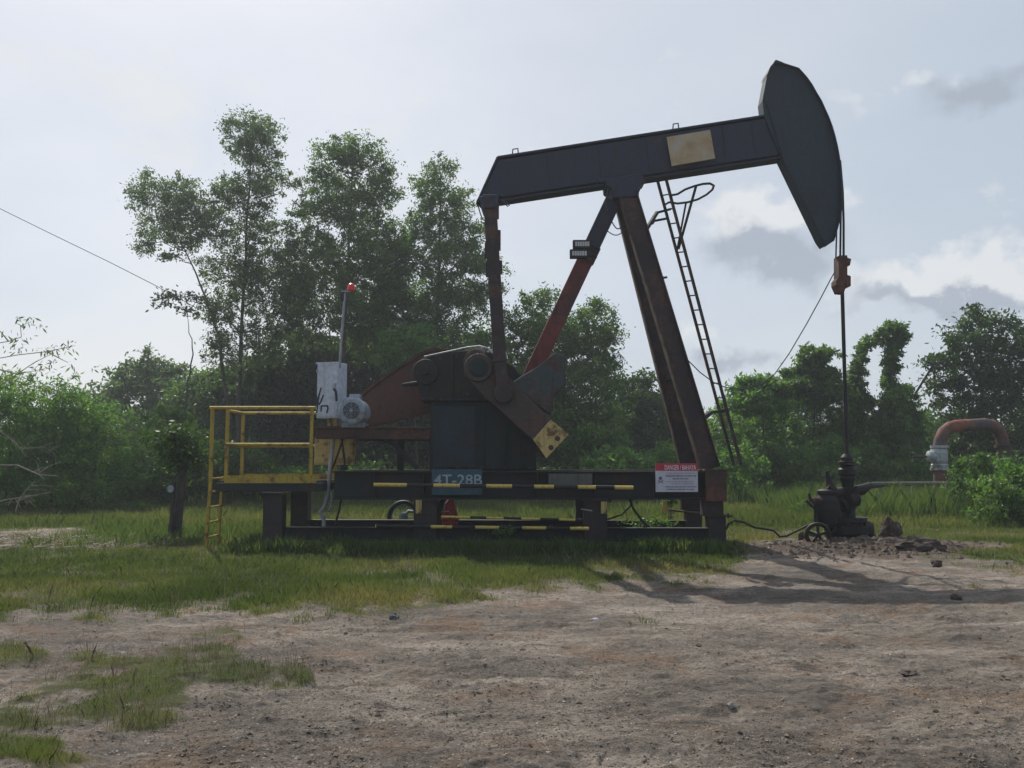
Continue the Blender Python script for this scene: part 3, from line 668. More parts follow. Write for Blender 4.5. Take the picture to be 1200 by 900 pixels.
# palmate tops
def palm_leaves(name, label, Y, tops, trunk, seed):
    rng = np.random.default_rng(seed); tp = [W(a, b_, Y) for a, b_ in trunk]; tp[0].z = 0
    root = empty(name, (tp[0].x, Y, 0), label, 'small tree')
    mb = MB(); mb.tube(tp, [0.06] + [0.035] * (len(tp) - 1), 6, False)
    Vs = []; vv = []
    for (a, b_, r) in tops:
        c = W(a, b_, Y); R = r * Y / F
        j = min(tp, key=lambda q: (q - c).length); mb.tube([j, j.lerp(c, 0.5) + Vector((0, 0, 0.1)), c], 0.02, 5, False)
        for k in range(16):
            an = rng.random() * 6.28; tilt = rng.normal() * 0.35
            d = np.array([math.cos(an), math.sin(an), 0.25 + 0.3 * rng.random() - 0.2 * abs(tilt)]); d /= np.linalg.norm(d)
            q0 = np.array(c); q1 = q0 + d * R * (0.5 + 0.4 * rng.random())
            mb.tube([Vector(q0), Vector(q1)], 0.008, 3, False)
            for f_ in range(8):
                fa = an + (f_ - 3.5) * 0.45; dd = np.array([math.cos(fa), math.sin(fa), -0.25 - 0.3 * rng.random()]); L = R * 0.5 * (0.7 + 0.5 * rng.random())
                s = np.array([-math.sin(fa), math.cos(fa), 0.15 * rng.normal()]) * L * 0.16
                Vs.append([q1, q1 + dd * L * .5 + s, q1 + dd * L, q1 + dd * L * .5 - s]); vv.append(0.3 + 0.5 * rng.random())
    mb.build('trunk', BARK, root); npmesh('crown', np.array(Vs), 4, L_BRD, np.array(vv), root)
tree('feathery_tree', 'small tree with loose flat leaf tufts standing out above the thicket, left of the rod', 'small tree', 35, [(952, 585), (954, 470), (952, 420)],
     [(947, 411, 9, 4), (953, 415, 10, 4), (970, 413, 12, 3.5), (942, 421, 8, 4), (958, 423, 12, 4), (935, 436, 14, 5), (956, 434, 18, 6), (972, 440, 12, 6), (950, 448, 24, 9), (930, 455, 20, 8), (968, 460, 24, 10)], L_BRD, 120, 0.05, 0.17, 1.1, clump=0.22)
tree('feathery_tree', 'low feathery tree top at the left end of the right thicket', 'small tree', 35, [(895, 585), (895, 480), (893, 455)],
     [(880, 448, 18, 4), (900, 446, 16, 4), (868, 458, 14, 5), (890, 458, 26, 7), (912, 455, 14, 6), (885, 474, 34, 12)], L_BRT, 121, 0.05, 0.17, 1.1, clump=0.24)
# vine smothered trunks forming an arch
tree('vine_covered_trunk', 'tall trunk smothered in vines with a ragged knob on top, right of the rod', 'tree', 35, [(1044, 585), (1042, 470), (1046, 400)],
     [(1049, 381, 11, 4), (1040, 390, 10, 5), (1057, 393, 7, 5), (1047, 402, 10, 5), (1046, 414, 7, 7), (1043, 428, 6, 9), (1044, 445, 6, 9), (1050, 460, 9, 9), (1040, 470, 10, 12), (1040, 498, 20, 16), (1044, 535, 28, 24)], L_BRD, 122, 0.07, 0.15, 1.5, clump=0.2, droop=0.9, out=0.35)
tree('vine_covered_trunk', 'arching stem smothered in vines, leaning towards the knobbly one', 'tree', 35.3, [(1006, 585), (1004, 470), (1008, 425), (1018, 402), (1036, 394)],
     [(1032, 393, 6, 3), (1024, 397, 6, 3), (1015, 404, 6, 5), (1009, 416, 5, 8), (1006, 434, 7, 9), (1002, 452, 9, 10), (1010, 470, 12, 12), (1002, 500, 22, 18), (1006, 535, 30, 24)], L_BRD, 123, 0.07, 0.15, 1.4, clump=0.2, droop=0.9, out=0.35)
tree('vine_covered_trunk', 'stump of a vine draped trunk right of the knobbly one', 'tree', 35.6, [(1064, 585), (1064, 480)],
     [(1066, 458, 12, 6), (1062, 470, 13, 9), (1064, 490, 16, 14), (1066, 520, 22, 20)], L_BRD, 124, 0.06, 0.15, 1.1, clump=0.24, droop=0.8, out=0.35)
# right edge
tree('spreading_tree', 'large spreading tree with a gappy crown at the right edge', 'tree', 37,
     [(1152, 583), (1150, 500), (1150, 400)],
     [(1140, 372, 20, 10), (1168, 376, 18, 9), (1196, 382, 16, 10), (1120, 396, 22, 14), (1152, 398, 30, 16), (1190, 404, 26, 16), (1112, 420, 20, 16), (1145, 428, 34, 20), (1184, 432, 32, 20), (1122, 452, 26, 18), (1160, 460, 40, 22), (1204, 450, 30, 26), (1130, 485, 34, 24), (1175, 495, 44, 28), (1215, 410, 30, 24), (1140, 530, 40, 28), (1190, 540, 40, 28)],
     L_DRK, 125, 0.2, 0.17, 0.85, clump=0.38)
for i, (x, y, r, Y, lab) in enumerate([(1150, 552, 20, 24, 'fresh green bush in front of the gooseneck pipe'), (1190, 562, 22, 22, 'fresh green broad leaved bush at the right edge'), (1172, 585, 18, 21, 'low leafy bush at the foot of the right edge bushes'), (1118, 590, 12, 24, 'small leafy clump under the gooseneck valve')]):
    tree('broad_leaf_bush', lab, 'bush', Y, [(x, 540 + 1575 / Y), (x, y)], [(x - 4, y - 16, r * .4, 7), (x + 12, y - 8, r * .5, 8), (x, y - 4, r, 11), (x - 16, y + 8, r * .9, 12), (x + 14, y + 8, r, 13), (x, y + 24, r * 1.3, 12), (x - 24, y + 22, r * .6, 8)], L_BRT if i == 1 else L_BRD, 130 + i, 0.03, 0.085, 0.62, 'bushes at the right edge', clump=0.2, aspect=0.5, out=0.45, per=22, trunkname='stem', crown='foliage')
for i, (x, y, r, lab) in enumerate([(985 + 300, 0, 0, '')] * 0): pass

# undergrowth strip and far wood
def strip(name, label, n, xr, yr, hfun, clump, size, mat, seed, per):
    rng = np.random.default_rng(seed)
    X = rng.random(n) * (xr[1] - xr[0]) + xr[0]; Y = rng.random(n) * (yr[1] - yr[0]) + yr[0]
    H = hfun(X, Y); Z = 0.1 + (rng.random(n) ** 0.8) * H
    V, var = leafquads(rng, np.stack([X, Y, Z], -1), per, np.full(n, clump), size, 0.3, 0.45)
    V[:, :, 2] = np.maximum(V[:, :, 2], 0.02)
    o = npmesh(name, V, 4, mat, var, loc=((xr[0] + xr[1]) / 2, (yr[0] + yr[1]) / 2, 0)); tag(o, label, 'wood' if 'wood' in name else 'undergrowth', kind='stuff')
strip('undergrowth', 'low tangled weeds and creepers along the far edge of the field', 7000, (-27, 28), (34.5, 40), lambda x, y: 0.5 + 1.3 * fbm(x, y, 2.5, 3, 80), 0.22, 0.16, L_BRD, 200, 14)
strip('woodland', 'far dark wood closing the view behind the trees', 9000, (-62, 60), (50, 62), lambda x, y: 1.5 + 3.6 * fbm(x, y, 7, 3, 81), 0.5, 0.34, L_DRK, 201, 12)

print('LEAVES', NL)
# small weeds by the frame
wd = [(548, 652, 16, 11, 14.6, 'pale green weed clump in the grass in front of the dark frame', L_BRD), (505, 648, 9, 8, 14.7, 'small weed tuft below the left middle leg', L_BRD), (765, 612, 24, 7, 15.9, 'creeper growing over the lower rail near the right legs', L_BRD),
      (590, 622, 9, 3, 15.2, 'tiny yellow green weed on the lower rail', L_BRT), (750, 642, 16, 7, 15.0, 'weed tuft in the grass below the lower rail, near the right middle leg', L_BRD), (935, 600, 10, 10, 24, 'weed clump in the field left of the wellhead', L_BRD), (786, 585, 8, 8, 17.9, 'weed growing up beside the far right leg', L_BRD)]
for i, (x, y, rx, ry, Y, lab, mt) in enumerate(wd):
    rg = np.random.default_rng(300 + i); c = W(x, y, Y); k = Y / F
    root = empty('weed_clump', (c.x, Y, gz(c.x, Y)), lab, 'weed', 'weeds by the frame')
    mb = MB()
    n = 60; q = np.array(c) + rg.normal(size=(n, 3)) * np.array([rx * k * .6, rx * k * .5, ry * k * .5]); q[:, 2] = np.maximum(q[:, 2], 0.03)
    for t in range(14): mb.tube([Vector((c.x + rg.normal() * rx * k * .2, Y + rg.normal() * .05, gz(c.x, Y))), Vector(q[t])], 0.004, 3, False)
    V, var = leafquads(rg, q, 9, np.full(n, 0.035), 0.05, 0.1, 0.55)
    mb.build('stem', BARK, root); npmesh('foliage', V, 4, mt, var, root)

# leafy branches reaching in at the left edge, and dead twigs
def sapling():
    Y = 12.0; rg = np.random.default_rng(400)
    base = W(-90, 672, Y); base.z = 0
    root = empty('overhanging_sapling', base, 'sparse sapling whose thin leafy branches reach in at the left edge against the sky', 'sapling')
    mb = MB(); top = W(-80, 420, Y)
    mb.tube([base, W(-88, 560, Y), W(-84, 480, Y), top, W(-60, 380, Y)], [0.04, 0.035, 0.03, 0.022, 0.008], 7, False)
    C = []
    for pts in ([(-84, 470), (-30, 425), (20, 416), (55, 412), (88, 405)], [(-84, 450), (-20, 405), (10, 400), (25, 395), (24, 382), (36, 377)], [(-86, 500), (-30, 470), (10, 445), (40, 425), (60, 415)], [(55, 412), (70, 420), (80, 425)], [(10, 400), (0, 388), (-20, 380)], [(-20, 428), (20, 438), (55, 432)]):
        mb.tube([W(a, b_, Y) for a, b_ in pts], [0.010] + [0.006] * (len(pts) - 2) + [0.003], 4, False)
        if pts[0][0] < 60:
            for (a, b_) in pts[2:]:
                for k in range(3): C.append(W(a + rg.normal() * 7, b_ + rg.normal() * 5, Y + rg.normal() * 0.15))
    V, var = leafquads(rg, np.array([tuple(c) for c in C]), 5, np.full(len(C), 0.04), 0.085, 1.0, 0.24)
    mb.build('trunk', PALEBARK, root); npmesh('crown', V, 4, L_FINE, var, root)
sapling()
tw = [('pale dead branch arching out of the thicket at the left edge', [(-30, 545), (20, 545), (45, 556), (68, 558)], 0.020), ('thin dead branch crossing the lowest part of the left thicket', [(-20, 592), (10, 585), (30, 582), (60, 577)], 0.016),
      ('forked dead branch near the ground at the left edge', [(18, 600), (22, 586), (30, 575), (42, 562)], 0.012), ('dead branch curving down over dark leaves at the left', [(0, 505), (18, 518), (30, 535)], 0.012),
      ('pale dead stick lying on the ground at the left edge', [(-30, 652), (10, 649), (25, 648)], 0.02), ('bowed dead twig beside the left thicket', [(30, 525), (52, 524), (64, 532), (66, 545)], 0.008)]
for i, (lab, pts, r) in enumerate(tw):
    Yt = 18.5 if i != 4 else CAMH * F / (649 - HOR); rg = random.Random(i)
    mb = MB(); pp = [W(a, b_, Yt + 0.1 * j) for j, (a, b_) in enumerate(pts)]
    mb.tube(pp, [r * (1 - 0.6 * j / (len(pp) - 1)) for j in range(len(pp))], 6)
    for j in range(7):
        q = pp[rg.randrange(1, len(pp))].lerp(pp[rg.randrange(0, len(pp) - 1)], rg.random()); 
        if q.z < 0.1 : q.z = 0.1
        e = q + Vector((rg.uniform(-.5, .5), rg.uniform(-.3, .3), rg.uniform(-.25, .3))); e.z = max(e.z, 0.03)
        mb.tube([q, q.lerp(e, .5) + Vector((0, 0, .03)), e], [r * .35, r * .25, r * .12], 4, False)
    tag(mb.build('dead_branch', PALEBARK), lab, 'dead branch', 'dead branches at the left edge')
# dry litter
rg = np.random.default_rng(410); n = 900
X = rg.uniform(-10.5, -6.0, n); Y = rg.uniform(15.0, 17.3, n); Z = height(X, Y) + 0.01 + 0.06 * rg.random(n); a = rg.random(n) * 6.28; L = rg.uniform(.06, .3, n)
d = np.stack([np.cos(a) * L, np.sin(a) * L, rg.normal(size=n) * .05], -1); s = np.stack([-np.sin(a) * .006, np.cos(a) * .006, 0 * a + .004], -1); B = np.stack([X, Y, Z], -1)
o = npmesh('dry_litter', np.stack([B - s, B + d - s, B + d + s, B + s], 1), 4, L_DRY, rg.random(n)); tag(o, 'dry twigs and straw littering the ground at the left edge of the field', 'litter', kind='stuff')

# ------------------------------------------------------------------ PUMP JACK
Yc = 16.35; Yn = 15.4; Yf = 17.3
pj = empty('pump_jack', (0, Yc, 0), 'large dark nodding-donkey oil pump jack with a red rear strut, on a raised steel frame', 'pump jack')
# base frame
zt = W(600, 552, Yn).z; zb = W(600, 585, Yn).z
xl = W(392, 560, Yn).x; xr = W(846, 560, Yn).x
for Yb in (Yn, Yf):
    mb = MB(); mb.ibeam((xl, Yb, (zt + zb) / 2), (xr, Yb, (zt + zb) / 2), zt - zb, 0.26, (0, 0, 1), 0.028, 0.024)
    for px in (440, 497, 560, 630, 697, 765, 838):
        x = W(px, 560, Yn).x; mb.box(x - 0.01, x + 0.01, Yb - 0.125, Yb + 0.125, zb + 0.03, zt - 0.03)
    mb.build('base_beam', SKID, pj, 0.004)
for px in (400, 497, 640, 697, 830):
    x = W(px, 560, Yn).x
    mb = MB(); mb.ibeam((x, Yn + 0.14, (zt + zb) / 2 - 0.02), (x, Yf - 0.14, (zt + zb) / 2 - 0.02), 0.36, 0.2, (0, 0, 1)); mb.build('cross_beam', SKID, pj)
mb = MB(); mb.ppx([(824, 552), (848, 552), (848, 587), (824, 587)], Yn, Yn - 0.24, Yn - 0.14); mb.ppx([(822, 549.5), (850, 549.5), (850, 552), (822, 552)], Yn, Yn - 0.25, Yn + 0.16)
mb.build('end_plate', RUST, pj, 0.006)
def leg(px, w, Yb, ytop, ybot=None):
    x = W(px, 600, Yn).x; w *= Yn / F; z0 = -0.12; z1 = W(px, ytop, Yn).z
    mb = MB(); mb.ibeam((x, Yb, z0), (x, Yb, z1), w, 0.3, (1, 0, 0), 0.022, 0.03)
    mb.box(x - w / 2 + .02, x + w / 2 - .02, Yb - 0.15, Yb - 0.13, z0, z1 - 0.02)
    mb.box(x - w / 2 - 0.07, x + w / 2 + 0.07, Yb - 0.2, Yb + 0.2, z1 - 0.022, z1)
    for sx in (-1, 1):
        mb.lathe((x + sx * (w / 2 + 0.04), Yb - 0.15, z1 - 0.05), (0, 0, 1), [(0.02, 0), (0.02, 0.08)], 6)
    return mb.build('support_leg', LEGP, pj, 0.004)
for px, w, yt in ((322, 22, 577), (499, 26, 585), (697, 27, 585), (838, 20, 603)):
    leg(px, w, Yn, yt); leg(px, w, Yf, yt)
x = W(836, 590, Yn).x
for yb_ in (Yn, Yf): mb = MB(); mb.box(x - .2, x + .14, yb_ - .14, yb_ + .14, W(0, 602.8, Yn).z, zb - .002); mb.build('packing_block', LEGP, pj, 0.005)
# lower rails on the ground level
for Yb in (Yn - 0.02, Yf):
    mb = MB(); mb.ibeam((W(334, 625, Yn).x, Yb, W(0, 625, Yn).z), (W(828, 625, Yn).x, Yb, W(0, 626, Yn).z), 0.22, 0.2, (0, 0, 1)); mb.build('lower_rail', SKID, pj, 0.004)
# pedestal and housing
mb = MB(); mb.ppx([(505, 471), (627, 471), (629, 551), (503, 551)], 15.9, 15.9, 16.8); mb.build('gearbox_pedestal', TEAL, pj, 0.01)
mb = MB(); mb.ppx([(507, 476), (557, 476), (557, 548), (507, 548)], 15.88, 15.885, 15.899); mb.build('pedestal_panel', BLUEP, pj, 0.003)
mb = MB()
mb.ppx([(495, 471), (489, 446), (495, 420), (520, 412), (553, 411), (577, 414), (602, 430), (620, 452), (622, 469), (600, 471)], 15.9, 15.85, 16.85)
for px in (510, 530, 585, 606): mb.ppx([(px - 1.5, 414), (px + 1.5, 414), (px + 1.5, 471), (px - 1.5, 471)], 15.82, 15.80, 15.86) if 515 < px < 590 else None
mb.ppx([(493, 466), (624, 466), (624, 470), (493, 470)], 15.8, 15.78, 16.9)
mb.build('gear_reducer', SKID, pj, 0.012)
mb = MB(); mb.ppx([(555, 408), (567, 407.5), (568, 419), (557, 419)], 15.4, 15.36, 15.6); mb.build('breather_cap', CONC, pj, 0.008)
for px in (566, 592, 612): mb = MB(); mb.ppx([(px - 1, 474), (px + 1, 474), (px + 1, 550), (px - 1, 550)], 15.87, 15.845, 15.899); mb.build('stiffener', TEAL, pj)
mb = MB()
for k in range(13): q = W(496 + k * 10.3, 468, 15.78); mb.lathe((q.x, 15.76, q.z), (0, 1, 0), [(.018, 0), (.018, .03)], 6)
for k in range(9): q = W(508 + k * 14, 550, 15.8); mb.lathe((q.x, 15.84, q.z + .03), (0, 1, 0), [(.02, 0), (.02, .07)], 6)
for a, b_ in ((503, 428), (516, 420), (535, 417), (592, 437), (606, 452), (500, 455), (530, 455), (548, 462), (580, 462)): q = W(a, b_, 15.83); mb.lathe((q.x, 15.815, q.z), (0, 1, 0), [(.025, 0), (.025, .04)], 6)
ob = mb.build('bolt_row', RUST, pj); ob['kind'] = 'stuff'
# drive side drum + belt guard
mb = MB(); c = W(500, 437, 16.0); mb.lathe((c.x, 15.75, c.z), (0, 1, 0), [(0.1, 0), (0.22, 0.02), (0.23, 0.06), (0.23, 0.14), (0.1, 0.2)], 28); mb.lathe((c.x, 15.6, c.z), (0, 1, 0), [(0.07, 0), (0.07, 0.2)], 14)
mb.build('brake_drum', SKID, pj)
gp = [(419, 466), (440, 449), (470, 429), (492, 415), (508, 409), (522, 411), (530, 420), (532, 445), (524, 468), (505, 482), (480, 489), (455, 495), (439, 498), (426, 496), (418, 486)]
mb = MB(); mb.ppx(gp, 16.6, 16.62, 16.9); bg = mb.build('belt_guard', GUARDP, pj, 0.012)
mb = MB()
for i in range(len(gp)):
    a, b_ = gp[i], gp[(i + 1) % len(gp)]; mb.bar(W(*a, 16.6), W(*b_, 16.6), 0.05, 0.03, (0, 1, 0))
mb.build('guard_rim', RUST, bg)
mb = MB(); mb.tube([W(472, 451, 15.9), W(500, 448, 15.9)], [0.03, 0.05], 8); mb.build('brake_lever', SKID, pj)
# motor and its platform
mt = MB(); cm = W(411.5, 481, 15.2)
prof = [(0.12, 0), (0.20, 0.005), (0.235, 0.03), (0.235, 0.16), (0.21, 0.17)]
for k in range(9): prof += [(0.225, 0.19 + k * 0.055), (0.225, 0.205 + k * 0.055), (0.205, 0.21 + k * 0.055), (0.205, 0.24 + k * 0.055)]
prof += [(0.22, 0.72), (0.1, 0.74), (0.05, 0.76), (0.05, 1.45)]
mt.lathe((cm.x, 15.2, cm.z), (0, 1, 0), prof, 28); mt.box(cm.x - .2, cm.x + .2, 15.42, 15.85, cm.z - .29, cm.z - .2); mt.box(cm.x - .09, cm.x + .09, 15.5, 15.75, cm.z + .2, cm.z + .3)
mo = mt.build('electric_motor', GREYM, pj, 0.004)
mb = MB(); mb.lathe((cm.x, 15.192, cm.z), (0, 1, 0), [(0.145, 0), (0.145, 0.01)], 24); mb.torus((cm.x, 15.187, cm.z), (0, 1, 0), 0.1, 0.006); mb.torus((cm.x, 15.187, cm.z), (0, 1, 0), 0.05, 0.006); mb.lathe((cm.x, 15.18, cm.z), (0, 1, 0), [(0.02, 0), (0.02, 0.015)], 12)
fg = mb.build('fan_grille', SKID, mo)
mb = MB()
for rr_ in (.135, .11, .085, .06): mb.torus((cm.x, 15.184, cm.z), (0, 1, 0), rr_, 0.0045, 28, 5)
for k in range(8): a = k * math.pi / 4; mb.bar((cm.x + math.cos(a) * .03, 15.184, cm.z + math.sin(a) * .03), (cm.x + math.cos(a) * .15, 15.184, cm.z + math.sin(a) * .15), .006, .006)
mb.lathe((cm.x, 15.178, cm.z), (0, 1, 0), [(.03, 0), (.035, .012)], 14); mb.build('grille_wire', GREYM, fg)
mb = MB()
for Yb in (15.4, 16.85): mb.ibeam(Vector((W(376, 508.5, 15.75).x, Yb, W(376, 508.5, 15.75).z)), Vector((W(506, 508.5, 15.75).x, Yb, W(506, 508.5, 15.75).z)), 0.2, 0.12, (0, 0, 1))
z = W(0, 501, 15.75).z; mb.box(W(384, 0, 15.75).x, W(470, 0, 15.75).x, 15.47, 16.78, z - .005, z + .015)
mb.build('motor_platform', RUST, pj, 0.004)
mb = MB(); mb.bar(W(456, 515, 15.5), W(489, 549, 15.5), 0.07, 0.07); mb.bar(W(436, 514, 15.5), W(458, 519, 15.5), .05, .05); mb.build('platform_brace', SKID, pj)
for px in (404, 470): mb = MB(); a = W(px, 514, 16.8); mb.bar(a, Vector((a.x, 16.8, zt)), 0.12, 0.12); mb.build('platform_post', SKID, pj)
# cranks, weights, pitmans
cr = [(543, 424), (546, 415), (554, 409.5), (563, 411), (584, 428), (612, 458), (645, 492), (666, 509), (640, 537), (624, 515), (606, 500), (587, 482), (567, 465), (544, 438)]
ca = W(561, 432, 15.4)
for (y0, y1) in ((15.28, 15.46), (17.25, 17.43)):
    pts = [((w := W(a, b_, 15.35)).x, w.z) for a, b_ in cr]
    mb = MB(); mb.prism(pts, y0, y1); mb.lathe((ca.x, min(y0, 15.2) if y0 < 16 else 17.2, ca.z), (0, 1, 0), [(0.23, 0), (0.25, 0.03), (0.25, 0.3)], 24)
    cobj = mb.build('crank_arm', CRANKP, pj, 0.012)
    mb = MB(); yy = y0 - 0.012 if y0 < 16 else y1 + 0.002
    mb.prism([((w := W(a, b_, 15.35)).x, w.z) for a, b_ in ((645, 492), (666, 509), (640, 537), (624.5, 515))], yy, yy + 0.01); tip = mb.build('painted_tip', YELD, cobj)
    for a, b_ in ((653, 514), (645.5, 524.5)): mb = MB(); q = W(a, b_, 15.35); mb.lathe((q.x, yy - 0.012, q.z), (0, 1, 0), [(0.03, 0), (0.045, 0.006), (0.045, 0.02)], 12); mb.build('bolt', RUST, cobj)
    mb = MB(); yw = y0 - 0.0 if y0 < 16 else y1
    wy = (15.47, 15.74) if y0 < 16 else (17.5, 17.8)
    mb.prism([((w := W(a, b_, 15.5)).x, w.z) for a, b_ in ((612, 440), (632, 428), (650, 413), (662, 416), (663, 450), (650, 463), (646, 486), (632, 478), (600, 448))], *wy)
    mb.build('counterweight', WEIGHTP, cobj, 0.02)
    mb = MB(); mb.lathe((ca.x, (15.17 if y0 < 16 else 17.5), ca.z), (0, 1, 0), [(0.12, 0), (0.17, 0.02), (0.17, 0.05)], 20); mb.build('shaft_cap', TEAL, cobj)
pt = W(574, 240, 15.2); pb = W(590, 462, 15.2)
for Yp in (15.16, 17.5):
    mb = MB(); n_ = 6
    for k in range(1):
        a = Vector((pt.x, Yp, pt.z)); b_ = Vector((W(586, 425, 15.2).x, Yp, W(586, 425, 15.2).z)); c = Vector((pb.x, Yp, pb.z))
        mb.bar(a, b_, 0.15, 0.22, (1, 0, 0)); mb.bar(b_, c, 0.13, 0.20, (1, 0, 0)); mb.lathe((c.x, Yp - 0.1, c.z), (0, 1, 0), [(0.15, 0), (0.17, 0.03), (0.17, 0.2)], 18)
        for t, s_ in ((0.22, 1), (0.30, -1), (0.42, -1), (0.05, 1)):
            q = a.lerp(b_, t); mb.box(q.x + s_ * .11 - .03, q.x + s_ * .11 + .04, Yp - .05, Yp + .05, q.z - .12, q.z + .14)
    mb.build('pitman_arm', POSTP, pj, 0.006)
mb = MB(); mb.bar((pt.x, 15.05, pt.z + .02), (pt.x, 17.62, pt.z + .02), 0.22, 0.24); mb.ppx([(561, 232), (586, 229), (583, 243), (566, 247)], 16.2, 16.1, 16.6); mb.build('equaliser_bar', NAVY, pj, 0.01)
# walking beam
wb = [(583, 183), (897, 134), (920, 184), (585, 236), (563, 241), (558, 236)]
mb = MB(); mb.ppx(wb, Yc - .13, Yc - 0.035, Yc + 0.035)
def strip_between(mb, a, b_, Yr, y0, y1, t):
    p, q = W(*a, Yr), W(*b_, Yr); d = (q - p); nrm = Vector((-d.z, 0, d.x)).normalized()
    mb.bar(Vector((p.x, (y0 + y1) / 2, p.z)), Vector((q.x, (y0 + y1) / 2, q.z)), y1 - y0, t, nrm)
strip_between(mb, (583, 184), (899, 135), Yc - .15, Yc - .16, Yc + .16, .035)
strip_between(mb, (585, 235), (918, 184), Yc - .15, Yc - .16, Yc + .16, .035)
strip_between(mb, (583, 184), (559, 237), Yc - .15, Yc - .16, Yc + .16, .035)
# web cover plates front and back, slightly inside the flanges
mb.ppx([(584, 188), (896, 139), (915, 181), (586, 231), (566, 236), (562, 234)], Yc - .13, Yc - .13, Yc - .115)
mb.ppx([(584, 188), (896, 139), (915, 181), (586, 231), (566, 236), (562, 234)], Yc - .13, Yc + .115, Yc + .13)
wbo = mb.build('walking_beam', NAVY, pj, 0.003)
for a, b_ in ((604, 179.5), (792, 150)):
    mb = MB(); q = W(a, b_, Yc); mb.tube([q + Vector((-.055, 0, -.03)), q + Vector((-.05, 0, .075)), q + Vector((.045, 0, .09)), q + Vector((.055, 0, -.02))], 0.014, 6); mb.build('lifting_lug', NAVY, wbo)
for px in (640, 700, 756, 846, 880):
    mb = MB(); t = (px - 583) / (897 - 583.0); yt_ = 184 - 49 * t; strip_between(mb, (px, yt_ + 3), (px + 5, yt_ + 47 - (6 * t)), Yc - .13, Yc - .138, Yc - .128, .012); mb.build('weld_seam', SKID, wbo)
# horse head
hh = [(908, 71), (917, 74), (936, 80), (945, 90), (951.5, 99), (957, 109), (962.5, 118), (967, 128), (971.5, 138), (975.5, 149), (978.8, 160.5), (981.5, 172), (983.5, 183), (985, 194), (986.3, 207), (987, 221), (986.8, 234), (986, 247), (984, 258), (981, 269), (977, 282), (968, 287), (963, 280), (916, 183), (896, 135), (894, 117), (900, 85)]
Yh = Yc - .2; mb = MB(); mb.ppx(hh, Yh, Yc - .17, Yc + .15)
for i in range(0, 20):
    strip_between(mb, hh[i + 1], hh[i], Yh - .04, Yc - .25, Yc + .25, .02)
mb.ppx([(899, 87), (902, 79), (909, 71), (917, 74), (917, 76), (908, 75)], Yh, Yc - .24, Yc + .24)
hho = mb.build('horse_head', HEADP, pj, 0.004)
mb = MB(); mb.ppx([(897.5, 118), (900, 117), (922, 190), (968, 283), (965.5, 283), (919.5, 191)], Yc - .2, Yc - .205, Yc - .19); mb.build('stiffener', HEADP, hho)
# saddle bearing
mb = MB(); mb.ppx([(708, 216), (750, 209), (752, 220), (746, 224), (746, 236), (716, 238), (714, 226), (709, 224)], Yc, Yc - .32, Yc + .32); mb.box(W(700, 217, Yc).x, W(754, 209, Yc).x, Yc - .2, Yc + .2, W(700, 218, Yc).z, W(700, 212, Yc).z)
mb.build('saddle_bearing', NAVY, pj, 0.015)
# samson posts
tx = W(735, 228, 16.1); bx = W(832, 551, 15.5)
for y_t, y_b in ((16.08, 15.5), (16.62, 17.28)):
    mb = MB(); p0 = Vector((tx.x, y_t, tx.z)); p1 = Vector((bx.x, y_b, zt + 0.03)); mb.ibeam(p0, p1, 0.34, 0.2, (1, 0, 0), 0.025, 0.03)
    mb.box(p1.x - .22, p1.x + .22, y_b - .16, y_b + .16, zt, zt + .028)
    for t in (0.02, 0.5, 0.98):
        pass
    po_ = mb.build('samson_post', POSTP, pj, 0.004)
    mb = MB(); off_ = Vector((-.1745, 0, 0)); mb.bar(p0.lerp(p1, .05) + off_, p0.lerp(p1, .985) + off_, .19, .004, (1, 0, 0)); mb.bar(p0.lerp(p1, .30) + Vector((-.1655, -.1025, 0)), p0.lerp(p1, .985) + Vector((-.1655, -.1025, 0)), .004, .018, (1, 0, 0)); mb.build('sunlit_worn_flange', WORNLIT, po_)  # worn strip whose pale colour stands in for the sunlit flange edge
mb = MB(); t = 0.655; xx = tx.x + (bx.x - tx.x) * t; zz = tx.z + (zt - tx.z) * t; mb.bar((xx, 16.08 + (15.5 - 16.08) * t, zz), (xx, 16.62 + (17.28 - 16.62) * t, zz), 0.1, 0.12); mb.build('post_cross_tie', SKID, pj); mb = MB()
t = 0.3; xx2 = tx.x + (bx.x - tx.x) * t; zz2 = tx.z + (zt - tx.z) * t; mb.bar((xx2, 16.08 - .58 * t, zz2), (xx2, 16.62 + .66 * t, zz2), 0.08, 0.1); mb.build('post_cross_tie', SKID, pj)
mb = MB()
a = W(718, 236, Yc); b_ = W(572, 548, 16.95); d = b_ - a
q = a.lerp(b_, 0.165); mb.bar(a, q, 0.26, 0.30, (1, 0, 0)); mb.build('strut_head', NAVY, pj, 0.006)
q1 = a.lerp(b_, 0.225); mb = MB(); mb.bar(q, q1, 0.27, 0.34, (1, 0, 0)); mb.build('strut_clamp', POSTP, pj, 0.006)
mb = MB(); mb.bar(q1, b_, 0.24, 0.30, (1, 0, 0)); mb.build('rear_strut', REDP, pj, 0.006)
